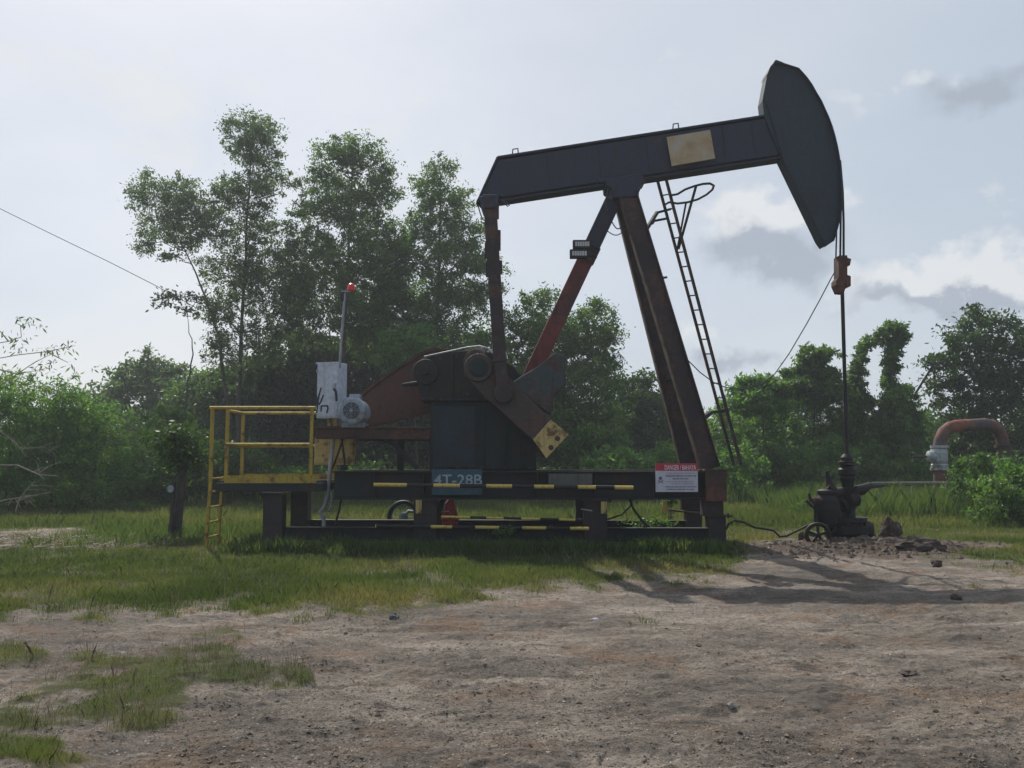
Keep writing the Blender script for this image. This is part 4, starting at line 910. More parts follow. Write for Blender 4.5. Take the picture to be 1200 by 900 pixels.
# bridle, carrier bar, rod
mb = MB(); mb.tube([W(984.5, 188, 16.23), W(987.6, 225, 16.23), W(988.6, 260, 16.23), W(988.6, 303, 16.23)], 0.022, 8); mb.tube([W(984, 188, 16.47), W(985.5, 240, 16.47), W(984.6, 303, 16.47)], 0.02, 8); mb.build('bridle_cable', SKID, pj)
mb = MB(); mb.tube([W(980.5, 268, 16.3), W(979.5, 303, 16.3)], 0.014, 6); mb.build('safety_cable', SKID, pj)
mb = MB(); mb.ppx([(980, 301), (990, 301), (990, 304), (994.5, 305), (993, 313), (990, 313), (990, 324), (994, 325), (994, 337), (989, 338), (988, 333), (987, 343), (981, 344), (977, 335), (977, 330), (980, 326)], Yc, Yc - .14, Yc + .14)
mb.lathe(W(984, 345, Yc), (0, 0, 1), [(0.05, 0), (0.07, 0.04), (0.07, 0.3)], 12); mb.build('carrier_bar', RUST, pj, 0.01)
mb = MB(); mb.tube([W(986.5, 322, Yc), W(992.6, 540, Yc)], 0.034, 10); mb.build('polished_rod', SKID, pj)
# ladder behind
mb = MB()
far = [W(769, 206, 17.0), W(832, 440, 17.0), W(860, 545, 17.0)]; near = [W(779, 204, 16.55), W(841, 440, 16.55), W(868.5, 545, 16.55)]
def part_empty(name, parent):
    o = bpy.data.objects.new(name, None); COL.objects.link(o); o.parent = parent; ROOTLOC[o.name] = ROOTLOC[parent.name]; return o
lo = part_empty('ladder', pj)
for L in (far, near): lad = MB(); lad.bar(L[0], L[1], .05, .05); lad.bar(L[1], L[2], .05, .05); lad.build('ladder_rail', POSTP, lo)
for k in range(20):
    mb = MB(); t = (k + 0.4) / 20
    def at_(L):
        s_ = t * 335 / 232.0
        return L[0].lerp(L[1], min(s_, 1)) if s_ <= 1 else L[1].lerp(L[2], (s_ - 1) * 232 / 103.0)
    s_ = t * 339 / 235.0
    f_ = far[0].lerp(far[1], s_) if s_ < 1 else far[1].lerp(far[2], min(1, (s_ - 1) * 235 / 104)); n_ = near[0].lerp(near[1], s_) if s_ < 1 else near[1].lerp(near[2], min(1, (s_ - 1) * 235 / 104))
    mb.tube([f_, n_], 0.014, 6); mb.build('rung', POSTP, lo)
hp = [(786, 229, 16.5), (794, 227.5, 16.4), (803, 222, 16.3), (814, 218, 16.25), (824, 215.5, 16.3), (832, 215, 16.4), (836.5, 217.5, 16.6), (835, 222, 16.8), (828, 228, 17.0), (818, 233.5, 17.15), (806, 237, 17.2), (794, 238.5, 17.15), (784, 237, 17.05), (779, 240, 17.0)]
mb = MB(); mb.tube([W(*h) for h in hp], 0.022, 8); mb.bar(W(816, 217, 16.27), W(795, 292, 16.6), .035, .035); mb.bar(W(804, 237, 17.2), W(793, 296, 17.0), .035, .035); mb.build('safety_hoop', SKID, lo)
mb = MB(); mb.bar(W(758, 268, 16.2), W(770, 249, 16.5), .05, .06); mb.bar(W(769, 249.5, 16.5), W(786, 245, 16.6), .04, .04); mb.build('ladder_bracket', SKID, lo); mb = MB(); mb.bar(W(766, 259, 16.9), W(782, 256, 17.0), .04, .04); mb.bar(W(764, 262, 16.3), W(767, 258, 16.9), .04, .04); mb.build('ladder_bracket', SKID, lo); mb = MB()
mb.bar(W(824, 490, 16.0), W(832, 484, 16.4), .06, .08); mb.bar(W(831, 484, 16.4), W(849, 481, 16.6), .04, .05); mb.build('ladder_bracket', SKID, lo); mb = MB(); mb.bar(W(774, 326, 16.0), W(781, 325, 16.1), .04, .04); mb.build('hook', SKID, pj)
mb = MB(); mb.bar(W(741, 330, 15.93) , W(790, 488, 15.6), 0.02, 0.05, (1, 0, 0)); mb.build('edge_strip', YELD, pj) if False else None
# stray wires on the machine
def hang(a, b_, sag, n=10):
    return [a.lerp(b_, i / n) + Vector((0, 0, -sag * math.sin(math.pi * i / n))) for i in range(n + 1)]
mb = MB(); pass
for pp_, r_ in ((hang(W(716, 258, 16.2), W(731, 262, 16.2), .13), .012), (hang(W(711, 270, 16.1), W(735, 266, 16.1), .12), .01), ([W(713, 218, 16.1), W(709, 240, 16.1), W(712, 247, 16.1)], .012), ([W(586, 234, 16.0), W(592, 236, 16.0), W(597, 241, 16.0), W(595, 242, 16.0), W(590, 237, 16.0)], .012), (hang(W(560, 240, 15.6), W(570, 258, 15.3), .1), .012)):
    mb = MB(); mb.tube(pp_, r_, 5); mb.build('loose_cable', WIREP, pj)
mb = MB(); mb.tube([W(497, 418, 15.7), W(525, 412, 15.7), W(548, 407, 15.5), W(562, 405.5, 15.3), W(572, 408, 15.2), W(578, 414, 15.1)], 0.016, 6); mb.build('brake_cable', GALV, pj)

# ------------------------------------------------------------------ service platform
Pn, Pf = 15.3, 17.05
xL = W(248, 520, Pn).x; xR = W(365, 520, Pn).x; zd = W(0, 566, Pn).z; zr = W(0, 478, Pn).z; zm = W(0, 521, Pn).z
sp_ = empty('service_platform', ((xL + xR) / 2, 16.2, 0), 'raised service platform with yellow handrails and a short ladder, left of the machine', 'platform')
mb = MB(); zbm = W(0, 576, Pn).z
for Yb in (Pn, Pf): mb.box(xL + .1, xR + .22, Yb - .05, Yb + .05, zbm, zd)
for xx in (xL + .1, xR + .1): mb.box(xx, xx + .1, Pn + .05, Pf - .05, zbm + .01, zd - .004)
mb.build('deck_frame', SKID, sp_, 0.004)
mb = MB()
for k in range(26): y = Pn + 0.06 + k * (Pf - Pn - .12) / 26; mb.box(xL + .1, xR + .2, y, y + .02, zd + .002, zd + .03)
mb.build('deck_grating', SKID, sp_)
xg = W(267, 520, 16.17).x
for (x, y, z0, z1) in ((xL, Pn, zbm, zr), (xR, Pn, zd, zr), (xL, Pf, zd, zr), (xR + .06, Pf, zd, zr - .1), (xL, 16.12, zd, zr)):
    mb = MB(); mb.bar((x, y, z0), (x, y, z1), .055, .055); mb.build('handrail_post', YEL, sp_, 0.005)
for z, r in ((zr, .03), (zm, .028)):
    mb = MB()
    if z == zr: mb.tube([(xL - .05, Pn, z), (xR + .05, Pn, z)], r, 8)
    else: mb.tube([(xL + .25, Pn, z), (xR, Pn, z)], r, 8)
    mb.build('handrail', YEL, sp_)
    mb = MB(); mb.tube([(xL, 16.12, z - .0), (xL, Pf, z)], r, 8); mb.build('handrail', YEL, sp_)
    mb = MB(); mb.tube([(xL, Pf, z), (xR + .06, Pf, z)], r, 8); mb.build('handrail', YEL, sp_)
mb = MB(); mb.box(xL + .25, xR + .1, Pn - .06, Pn - .052, zd, zd + .13); mb.box(xL + .05, xR + .1, Pf + .03, Pf + .04, zd, zd + .13); mb.build('toe_board', YEL, sp_)
lr = MB(); l0 = Vector((xL - .06, Pn + .02, -.05)); l1 = Vector((xL, Pn + .02, zd + .1)); m0 = l0 + Vector((.0, .62, 0)); m1 = l1 + Vector((0, .62, 0))
lro = part_empty('access_ladder', sp_)
for e0, e1 in ((l0, l1), (m0, m1)): lr = MB(); lr.bar(e0, e1, .05, .05); lr.build('ladder_rail', YEL, lro, .004)
for t in (.2, .4, .6, .8, .98):
    mb = MB(); mb.tube([l0.lerp(l1, t) + Vector((0, -.08, 0)), m0.lerp(m1, t)], .016, 6); mb.build('rung', YEL, lro)

# control cabinet
zc0, zc1 = W(0, 490, 15.95).z, W(0, 425, 15.95).z
A, B_, C_, D = (-3.50, 16.02), (-3.10, 15.9), (-2.99, 16.18), (-3.39, 16.3)
cab = empty('control_cabinet', (-3.25, 16.1, zc0), 'white metal control cabinet marked with black scrawls, beside the electric motor', 'cabinet')
mb = MB(); mb.add([(x, y, zc0) for x, y in (A, B_, C_, D)] + [(x, y, zc1) for x, y in (A, B_, C_, D)], [(3, 2, 1, 0), (4, 5, 6, 7), (0, 1, 5, 4), (1, 2, 6, 5), (2, 3, 7, 6), (3, 0, 4, 7)])
mb.build('case', WHT, cab, .008)
fa = Vector((A[0], A[1], 0)); fb = Vector((B_[0], B_[1], 0)); fn = Vector((-(fb.y - fa.y), (fb.x - fa.x), 0)).normalized() * -1
if fn.y > 0: fn = -fn
def fc(u, v, o=.014): p = fa.lerp(fb, u) + fn * o; return Vector((p.x, p.y, zc0 + (zc1 - zc0) * v))
mb = MB(); mb.add([fc(.03, .03, .01), fc(.97, .03, .01), fc(.97, .97, .01), fc(.03, .97, .01), fc(.03, .03, -.002), fc(.97, .03, -.002), fc(.97, .97, -.002), fc(.03, .97, -.002)], [(0, 1, 2, 3), (4, 7, 6, 5), (0, 4, 5, 1), (1, 5, 6, 2), (2, 6, 7, 3), (3, 7, 4, 0)]); dr = mb.build('door', WHT, cab, .003)
mb = MB()
for pts in (((.22, .55), (.12, .40), (.06, .22), (.02, .10)), ((.34, .42), (.22, .30), (.12, .24)), ((.24, .12), (.24, .22), (.55, .22), (.56, .16), (.50, .09)), ((.02, .40), (.06, .25))):
    for i in range(len(pts) - 1): mb.bar(fc(*pts[i]), fc(*pts[i + 1]), .028, .004, fn)
mb.build('scrawled_marking', GRIME, dr)
mb = MB(); mb.tube([(-3.17, 15.9, zc0 + .52), (-3.13, 15.87, zc0 + .47), (-3.11, 15.86, zc0 + .3)], .022, 6); mb.build('cable_gland', BLK, cab)
mb = MB(); q = W(380, 490, 15.65); mb.tube([(q.x, 16.1, zc0), (q.x, 16.1, W(0, 503, 15.65).z)], .035, 8); q2 = W(400, 0, 15.65); mb.bar((q2.x - .12, 16.12, zc0 - .02), (q2.x - .05, 16.12, W(0, 503, 15.65).z), .06, .04); mb.build('stand', YELD, cab)

mb = MB(); mb.bar(fc(.88, .50, .02), fc(.88, .62, .02), .03, .03, fn); mb.build('latch', GALV, dr)
for v_ in (.15, .82): mb = MB(); mb.bar(fc(.02, v_, .012), fc(.02, v_ + .07, .012), .025, .025, fn); mb.build('hinge', GALV, dr)
mb = MB(); mb.bar(fc(-.03, .995, .02), fc(1.03, .995, .02), .03, .02, fn); mb.build('rain_lip', WHT, cab)
# beacon on pole
bc = W(398, 425, 15.95)
be = empty('warning_beacon', (bc.x, 15.95, bc.z), 'red warning beacon on a thin grey pole above the white cabinet', 'beacon')
mb = MB(); mb.tube([(bc.x, 15.95, bc.z - .1), W(404, 344, 15.95)], .022, 8); mb.bar(W(400, 342, 15.95), W(412, 340.5, 15.95), .03, .03); mb.build('pole', GALV, be)
mb = MB(); q = W(411.5, 341, 15.95); mb.lathe(q, (0, 0, 1), [(.055, 0), (.068, .02), (.068, .08), (.055, .12), (.02, .14)], 14); mb.build('lamp', REDL, be)
mb = MB(); q = W(402, 350, 15.97); mb.box(q.x - .04, q.x + .03, 15.93, 16.03, q.z - .05, q.z + .12); mb.build('junction_box', NAVY, be, .005)

# yellow box below the platform
mb = MB(); q0 = W(368, 545, 16.1); q1 = W(415, 513, 16.1); mb.box(q0.x, q1.x, 16.1, 16.4, q0.z, q1.z)
yb = empty('yellow_box', ((q0.x + q1.x) / 2, 16.25, q0.z), 'faded yellow metal box hanging under the motor platform', 'box')
mb.build('case', YELD, yb, .01); mb = MB(); mb.box(q0.x + .03, q0.x + .34, 16.085, 16.098, q0.z + .03, q1.z - .05); mb.build('door', YELD, yb, .003)

# conduit and cables
mb = MB(); mb.tube([W(391, 512, 15.6), W(387, 545, 15.6), W(385, 575, 15.6), W(381, 592, 15.6), W(375, 600, 15.6), W(379, 608, 15.6), W(380, 624, 15.6)], .035, 8); tag(mb.build('conduit_pipe', GALV), 'pale flexible conduit hanging down from the cabinet to the lower rail', 'conduit')
mb = MB(); mb.tube([W(386, 598, 15.55), W(389, 588, 15.55), W(388, 575, 15.55)], .02, 6); mb.tube([W(374, 600, 15.5), W(382, 606, 15.5), W(390, 600, 15.5), W(388, 588, 15.5)], .016, 6); tag(mb.build('looped_cable', GALV), 'pale looped cable end beside the foot of the conduit', 'cable')
mb = MB(); mb.tube([W(402, 514, 15.6), W(395, 535, 15.6), W(389, 550, 15.6)], .018, 6); mb.tube([W(400, 512, 15.5), W(404, 540, 15.5), W(402, 575, 15.5), W(397, 600, 15.5), W(392, 617, 15.5)], .02, 6); tag(mb.build('power_cable', BLK), 'black power cables dangling under the motor platform', 'cable')
mb = MB(); mb.tube([W(741, 585, 15.6), W(738, 594, 15.6), W(728, 603, 15.6), W(712, 609, 15.6)], .016, 6); mb.tube([W(738, 585, 15.5), W(742, 596, 15.5), W(752, 610, 15.5), W(763, 620, 15.5)], .022, 6); tag(mb.build('hanging_cable', BLK), 'black cable hanging below the frame between the two right legs', 'cable')
mb = MB(); q = [(850, 621, 15.6), (854, 614, 15.6), (861, 610, 15.7), (872, 612, 15.8), (884, 618, 15.9), (898, 620, 16), (907, 622, 16), (914, 629, 16), (922, 628, 16), (936, 621, 16.1), (950, 614, 16.1)]; mb.tube([W(*p) for p in q], .02, 6); tag(mb.build('ground_cable', BLK), 'black cable snaking through the air from the right leg to the wellhead', 'cable')
mb = MB(); mb.tube([W(805, 421, 16.2), W(820, 436, 16.6), W(836, 448, 17), W(850, 454, 17.3), W(872, 456, 17.6), W(892, 450, 17.8), (W(908, 438, 17.9)), W(925, 414, 17.7), W(945, 380, 17.3), W(962, 349, 16.9), W(974, 326, 16.5), W(978, 319, 16.3)], .011, 5); tag(mb.build('slack_wire', WIREP), 'thin slack wire looping from the samson post to the carrier bar', 'wire')
mb = MB(); mb.tube([W(-60, 215, 40), W(60, 274, 41), W(130, 308, 42), W(185, 336, 43), W(250, 372, 44.5)], .017, 5); tag(mb.build('overhead_cable', WIREP), 'thin overhead cable running down from the left edge into the trees', 'cable')
mb = MB(); mb.tube([W(1071, 464, 34), W(1082, 446, 34), W(1096, 424, 34)], .045, 5); rg = random.Random(5)
for k in range(8): q = W(1094, 426, 34); e = q + Vector((rg.uniform(-.6, .6), rg.uniform(-.4, .4), rg.uniform(-.2, .15))); mb.tube([q, e], [.03, .01], 4)
tag(mb.build('leaning_pole', OLDWOOD), 'thin leaning stick poking up between the vine stump and the right tree', 'stick')

# striped guard rails
def guard(label, Y, x0, y0, x1, y1, r, segs, brackets=()):
    a, b_ = W(x0, y0, Y), W(x1, y1, Y); root = empty('guard_rail', (a.lerp(b_, .5).x, Y, gz(a.lerp(b_, .5).x, Y)), label, 'guard rail', 'striped guard rails')
    for i in range(len(segs) - 1):
        p, q = [a + (b_ - a) * ((s_ - x0) / (x1 - x0)) for s_ in (segs[i], segs[i + 1])]
        mb = MB(); mb.tube([p, q], r, 10); mb.build('yellow_band' if i % 2 == 0 else 'black_band', YELBAR if i % 2 == 0 else BLKBAR, root)
    for px, y_0, y_1, ym in brackets:
        mb = MB(); t = (px - x0) / (x1 - x0); q = a.lerp(b_, min(max(t, 0), 1)); mb.bar((q.x, Y + .02, q.z), (q.x, Yn - .1, q.z), .04, .04); mb.build('bracket', BLKBAR, root)
    return root
guard('upper striped guard rail in front of the dark base beam', 15.0, 438, 568, 742, 571.5, .034, [438, 477, 508, 539, 570, 600, 626, 649, 677, 698, 720, 742], [(460, 0, 0, 0), (560, 0, 0, 0), (690, 0, 0, 0)])
guard('thin middle striped rail between the two middle legs', 15.15, 517, 605.5, 683, 609.5, .022, [517, 551, 570, 590, 611, 633, 655, 674, 683], [(519, 0, 0, 0), (680, 0, 0, 0)])
guard('lowest striped rail running along the top of the lower beam', 15.15, 440, 616.5, 690, 619.5, .03, [440, 441, 505, 530, 557, 585, 612, 640, 668, 690], [(450, 0, 0, 0), (600, 0, 0, 0)])
for px, y0, y1, lab in ((490.5, 586, 602, 'yellow painted plate on the left middle leg'), (708, 588, 602, 'yellow painted plate on the right middle leg')):
    mb = MB(); mb.ppx([(px - 3.5, y0), (px + 3.5, y0), (px + 3.5, y1), (px - 3.5, y1)], 15.17, 15.18, 15.22); mb.bar(W(px, y0 + 2, 15.22), W(px, y0 + 2, 15.36), .03, .03)
    tag(mb.build('marker_plate', YELD, None, .004), lab, 'plate', 'yellow plates on the legs')
mb = MB(); mb.bar(W(681, 596.5, 15.1), W(694, 598.5, 15.1), .02, .02); mb.build('bolt_rod', GALV, pj) 
mb = MB(); mb.ppx([(777, 587), (781, 587), (784, 597), (779, 602), (776, 595)], 15.9, 15.9, 15.93); tag(mb.build('ribbon', YELBAR), 'yellow ribbon tied beside the far right leg', 'ribbon')
mb = MB(); mb.bar(W(784, 598, 16.4), W(858, 605, 15.3), .03, .03); mb.build('tie_rod', RUST, pj)
mb = MB(); mb.ppx([(643, 555), (694, 555), (694, 569), (643, 569)], 15.24, 15.25, 15.268); tag(mb.build('blank_plate', metal('dull_plate', (.11, .11, .10), amount=.3)), 'blank dull grey plate on the base beam above the right middle leg', 'plate')

# ------------------------------------------------------------------ signs and writing
def text_mesh(name, body, x0, z_top, w, h, y, mat, parent, bold=0.0, thick=0.002, align='L'):
    cu = bpy.data.curves.new(name, 'FONT'); cu.body = body; cu.size = 1; cu.offset = bold; cu.extrude = 0.5; cu.resolution_u = 3
    ob = bpy.data.objects.new(name, cu); COL.objects.link(ob)
    bpy.context.view_layer.update()
    me = bpy.data.meshes.new_from_object(ob); bpy.data.objects.remove(ob)
    n = len(me.vertices); co = np.empty(n * 3, np.float32); me.vertices.foreach_get('co', co); co = co.reshape(-1, 3)
    mn, mx = co.min(0), co.max(0)
    u = (co - mn) / (mx - mn)
    off = ROOTLOC[parent.name]
    out_ = np.stack([x0 + u[:, 0] * w - off.x, y - thick * u[:, 2] - off.y, z_top - h + u[:, 1] * h - off.z], -1)
    me.vertices.foreach_set('co', out_.astype(np.float32).ravel()); me.materials.clear(); me.materials.append(mat); me.update()
    o = bpy.data.objects.new(name, me); COL.objects.link(o); o.parent = parent; ROOTLOC[o.name] = off
    return o
# danger sign
Ys = 15.2; s0 = W(768, 543, Ys); s1 = W(818, 576.5, Ys); sw = s1.x - s0.x; sh = s0.z - s1.z
ds = empty('danger_sign', ((s0.x + s1.x) / 2, Ys, s1.z), 'white warning sign with a red DANGER header hung on the base beam', 'sign')
mb = MB(); mb.box(s0.x, s1.x, Ys, Ys + .012, s1.z, s0.z); mb.build('panel', SIGNW, ds)
mb = MB(); mb.box(s0.x, s1.x, Ys - .003, Ys - .0005, s0.z - sh * .26, s0.z); mb.build('red_header', SIGNR, ds)
text_mesh('header_lettering', 'DANGER / BAHAYA', s0.x + sw * .22, s0.z - sh * .06, sw * .74, sh * .17, Ys - .0035, SIGNT, ds, .01)
text_mesh('lettering', 'DILARANG MASUK KE AREA INI', s0.x + sw * .24, s0.z - sh * .41, sw * .72, sh * .055, Ys - .001, INK, ds, .02)
text_mesh('lettering', 'SELAIN PETUGAS', s0.x + sw * .40, s0.z - sh * .51, sw * .38, sh * .055, Ys - .001, INK, ds, .02)
text_mesh('small_lettering', 'NO UNAUTHORIZED ENTRY TO THIS AREA', s0.x + sw * .26, s0.z - sh * .33, sw * .66, sh * .035, Ys - .001, INKG, ds)
text_mesh('small_lettering', 'AUTHORIZED PERSONNEL ONLY', s0.x + sw * .26, s0.z - sh * .62, sw * .66, sh * .035, Ys - .001, INKG, ds)
text_mesh('small_lettering', 'WEAR SAFETY EQUIPMENT', s0.x + sw * .35, s0.z - sh * .70, sw * .55, sh * .035, Ys - .001, INKG, ds)
text_mesh('lettering', 'PERALATAN KESELAMATAN WAJIB DIPAKAI', s0.x + sw * .23, s0.z - sh * .80, sw * .73, sh * .05, Ys - .001, INK, ds, .02)
text_mesh('lettering', 'UTAMAKAN KESELAMATAN KERJA', s0.x + sw * .25, s0.z - sh * .89, sw * .66, sh * .05, Ys - .001, INK, ds, .02)
mb = MB(); cx, cz = s0.x + sw * .115, s0.z - sh * .56
mb.lathe((cx, Ys - .004, cz + .02), (0, 1, 0), [(.03, 0), (.03, .003)], 14)
for sg in (-1, 1): mb.bar((cx - sg * .045, Ys - .002, cz - .065), (cx + sg * .045, Ys - .002, cz - .015), .003, .012, (0, 0, 1))
mb.build('warning_pictogram', INKG, ds)
# number plate 4T-28B
Yp_ = 15.25; p0 = W(506, 550, Yp_); p1 = W(565, 580, Yp_); 
npl = empty('number_plate', ((p0.x + p1.x) / 2, Yp_, p1.z), 'blue plate painted with the well number behind the upper striped rail', 'sign')
mb = MB(); mb.box(p0.x, p1.x, Yp_, Yp_ + .014, p1.z, p0.z); mb.build('panel', BLUS, npl)
text_mesh('lettering', '4T-28B', W(508.5, 556, Yp_).x, W(508, 556, Yp_).z, (W(562.5, 0, Yp_).x - W(508.5, 0, Yp_).x), W(0, 556, Yp_).z - W(0, 568.5, Yp_).z, Yp_ - .001, PLTXT, npl, .01)
# faded plate on the beam
mb = MB(); mb.ppx([(781, 161), (832, 152.5), (838, 186), (787, 195)], 16.1, 16.08, 16.1)
for a, b_ in ((790, 168), (828, 162)): q = W(a, b_, 16.1); mb.bar((q.x, 16.1, q.z), (q.x, 16.235, q.z), .03, .03)
tag(mb.build('faded_plate', FADED, None, .003), 'weathered yellowish plate on the side of the walking beam', 'sign')

# floodlights on the strut
for (a, b_, c, d_, lab) in ((671.5, 281, 693, 291, 'upper floodlight on the rear strut'), (668, 292, 690, 302, 'lower floodlight on the rear strut')):
    q0 = W(a, d_, 15.95); q1 = W(c, b_, 15.95); root = empty('floodlight', ((q0.x + q1.x) / 2, 16.0, q0.z), lab, 'floodlight', 'floodlights on the rear strut')
    mb = MB(); mb.box(q0.x, q1.x, 15.95, 16.07, q0.z, q1.z)
    for k in range(7): x = q0.x + .03 + k * (q1.x - q0.x - .06) / 6; mb.box(x - .006, x + .006, 16.07, 16.11, q0.z + .01, q1.z - .01)
    mb.bar((q1.x - .04, 16.03, (q0.z + q1.z) / 2), (q1.x + .16, 16.15, (q0.z + q1.z) / 2 - .02), .04, .05)
    mb.build('housing', SKID, root, .006)
    mb = MB()
    for k in range(6): x = q0.x + .035 + k * (q1.x - q0.x - .07) / 6; w_ = (q1.x - q0.x - .07) / 6; mb.box(x + .004, x + w_ - .004, 15.943, 15.949, q0.z + .04, q1.z - .035)
    mb.build('lens', LENS, root)

# ------------------------------------------------------------------ wheel and cone behind
Yw = 17.8; c = W(473, 606, Yw); root = empty('spoked_wheel', (c.x, Yw, 0.0), 'black round wheel with a pale hub leaning behind the left middle leg', 'wheel')
mb = MB(); mb.torus(c, (0.15, 1, 0), .29, .045, 32, 10); mb.build('tyre', BLK, root)
mb = MB(); mb.torus(c, (0.15, 1, 0), .245, .012, 32, 6)
for k in range(10): a = k * math.pi / 5; mb.tube([c, c + Vector((math.cos(a) * .245, 0, math.sin(a) * .245))], .005, 4)
mb.lathe(c + Vector((0, -.06, 0)), (0, 1, 0), [(.05, 0), (.09, .02), (.09, .1), (.05, .12)], 16); mb.tube([c, c + Vector((.1, 0, .12)), c + Vector((.2, 0, .1))], .03, 8); mb.build('rim', GREYM, root)
Yk = 16.6; cz0 = gz(-1.15, Yk); cx_ = W(527.5, 600, Yk).x; root = empty('traffic_cone', (cx_, Yk, cz0), 'red traffic cone standing under the number plate', 'cone')
mb = MB(); k_ = Yk / F; top = W(0, 579, Yk).z
mb.lathe((cx_, Yk, cz0), (0, 0, 1), [(.16, .03), (.15, top * .45 - .02), (.17, top * .45), (.035, top - cz0), (.02, top - cz0 + .01)], 22); mb.build('cone_body', REDC, root)
mb = MB(); mb.box(cx_ - .17, cx_ + .17, Yk - .17, Yk + .17, cz0, cz0 + .035); mb.build('cone_base', REDC, root, .008)
mb = MB(); mb.tube([W(527, 582, Yk - .12), W(524, 588, Yk - .16), W(521, 590, Yk - .18), W(520, 597, Yk - .2), W(517, 600, Yk - .2), W(526, 599, Yk - .2)], .007, 5); mb.build('tangled_cord', SIGNT, root)

# ------------------------------------------------------------------ wellhead
wx = W(994.5, 600, Yc).x; wh = empty('wellhead', (wx, Yc, gz(wx, Yc)), 'oily black wellhead of stacked flanges and valves under the horse head', 'wellhead')
def lpx(mb, cx, Y, prof, n=20):
    c = W(cx, prof[0][1], Y); k = Y / F; z0 = c.z
    pr = [(r * k, W(0, y, Y).z - z0) for r, y in prof]; mb.lathe((c.x, Y, z0), (0, 0, 1), pr, n)
def flange(mb, cx, Y, r, y0, y1, nb=8):
    lpx(mb, cx, Y, [(r, y0), (r, y1)], 20)
    q = W(cx, y0, Y); k = Y / F
    for i in range(nb):
        a = i * 2 * math.pi / nb + .2; mb.lathe((q.x + math.cos(a) * r * k * .8, Y + math.sin(a) * r * k * .8, W(0, max(y0, y1) + .8, Y).z), (0, 0, 1), [(.016, 0), (.016, (abs(y1 - y0) + 2.2) * k)], 6)
mb = MB(); lpx(mb, 993.5, Yc, [(6, 574), (7, 566), (9.5, 560), (9, 558), (10.5, 556), (10.5, 550), (8, 548), (7.5, 546), (9.5, 545), (9.5, 541), (7, 540), (7, 536), (4, 532)]); mb.build('stuffing_box', OILY, wh)
mb = MB(); lpx(mb, 995, Yc, [(8, 612), (7.2, 600), (7, 590), (8, 583), (9, 577), (9, 573)]); flange(mb, 995, Yc, 10, 574.5, 571.5); flange(mb, 996, Yc, 10, 613, 609); flange(mb, 995, Yc, 8.5, 596, 593, 6)
mb.tube([W(998, 577, Yc), W(1010, 574, Yc), W(1019, 569, Yc + .1), W(1034, 568, Yc + .8)], [.1, .1, .06, .05], 12); mb.build('pumping_tee', OILY, wh)
mb = MB(); lpx(mb, 994, Yc, [(26, 644), (25, 633), (21, 631), (21, 626), (26, 624), (26, 616), (18, 614.5), (18, 612), (22, 611), (22, 606)], 24); flange(mb, 994, Yc, 26, 624.5, 616, 12)
for (a0, a1, rr) in ((1004, 1008, .16), (1010, 1014, .2), (1015, 1020, .18)):
    p = W(a0, 622, Yc - .1); q = W(a1, 622.5, Yc - .1); mb.tube([p, q], rr, 14)
mb.tube([W(1000, 622, Yc - .1), W(1014, 622, Yc - .1)], .09, 12); mb.tube([W(1017, 626, Yc - .1), W(1026, 634, Yc - .15), W(1038, 638, Yc - .2)], [.1, .08, .05], 10); mb.build('casing_head', OILY, wh)
mb = MB(); lpx(mb, 970, Yc - .15, [(12, 614), (13, 606), (14, 596), (13, 586), (10, 580), (11, 578), (11, 575), (6, 573)]); mb.tube([W(976, 580, Yc), W(990, 577, Yc)], .11, 12); mb.tube([W(975, 602, Yc), W(984, 610, Yc)], .12, 12)
mb.tube([W(957, 590, Yc - .2), W(957, 612, Yc - .2)], .05, 10); mb.build('side_valve', OILY, wh)
mb = MB(); mb.tube([W(976, 578, Yc - .15), W(972, 566, Yc - .15), W(969, 552, Yc - .15)], [.11, .06, .022], 10); mb.tube([W(978, 574, Yc - .2), W(970, 570, Yc - .2)], .05, 8); mb.build('valve_bonnet', OILY, wh)
mb = MB(); mb.tube([W(951, 587, Yc - .2), W(973, 588, Yc - .2)], .062, 12)
for a in (954, 959, 966, 971): mb.tube([W(a, 587.3, Yc - .2), W(a + 2, 587.5, Yc - .2)], .08, 12)
mb.build('rusty_union', RUST, wh)
mb = MB(); mb.bar(W(944, 586, Yc - .2), W(956, 598, Yc - .2), .03, .04); mb.bar(W(948, 578, Yc - .2), W(950, 588, Yc - .2), .03, .04); mb.build('valve_lever', OILY, wh)
hc = W(958.5, 627, Yc - .55)
mb = MB(); mb.torus(hc, (0.2, 1, 0), .19, .036, 28, 8)
for k in range(5): a = k * 2 * math.pi / 5 + .3; mb.bar(hc, hc + Vector((math.cos(a) * .19, 0, math.sin(a) * .19)), .03, .045)
mb.lathe(hc + Vector((0, -.04, 0)), (0, 1, 0), [(.05, 0), (.05, .4)], 12); mb.build('handwheel', OILY, wh)
mb = MB(); lpx(mb, 979, Yc - .1, [(8, 640), (9, 632), (12, 628), (12, 620), (9, 616), (10, 610), (9, 600), (6, 596)], 16); mb.build('annulus_valve', OILY, wh)
mb = MB(); mb.blob(W(984, 596, Yc), .17, .16, .26, 71, 3, .45); mb.build('oily_packing', OILY, wh)
mb = MB(); mb.lathe(W(1004, 585, Yc - .1), (1, 0, .1), [(.1, -.14), (.13, -.12), (.13, .02), (.07, .06)], 12); mb.build('side_outlet', OILY, wh)
mb = MB(); rg = random.Random(9)
for k in range(16):
    q = W(975 + rg.random() * 38, 614 + rg.random() * 18, Yc - .25); mb.tube([q, q + Vector((0, -.06, 0))], .025, 6)
mb.build('bolt', OILY, wh)

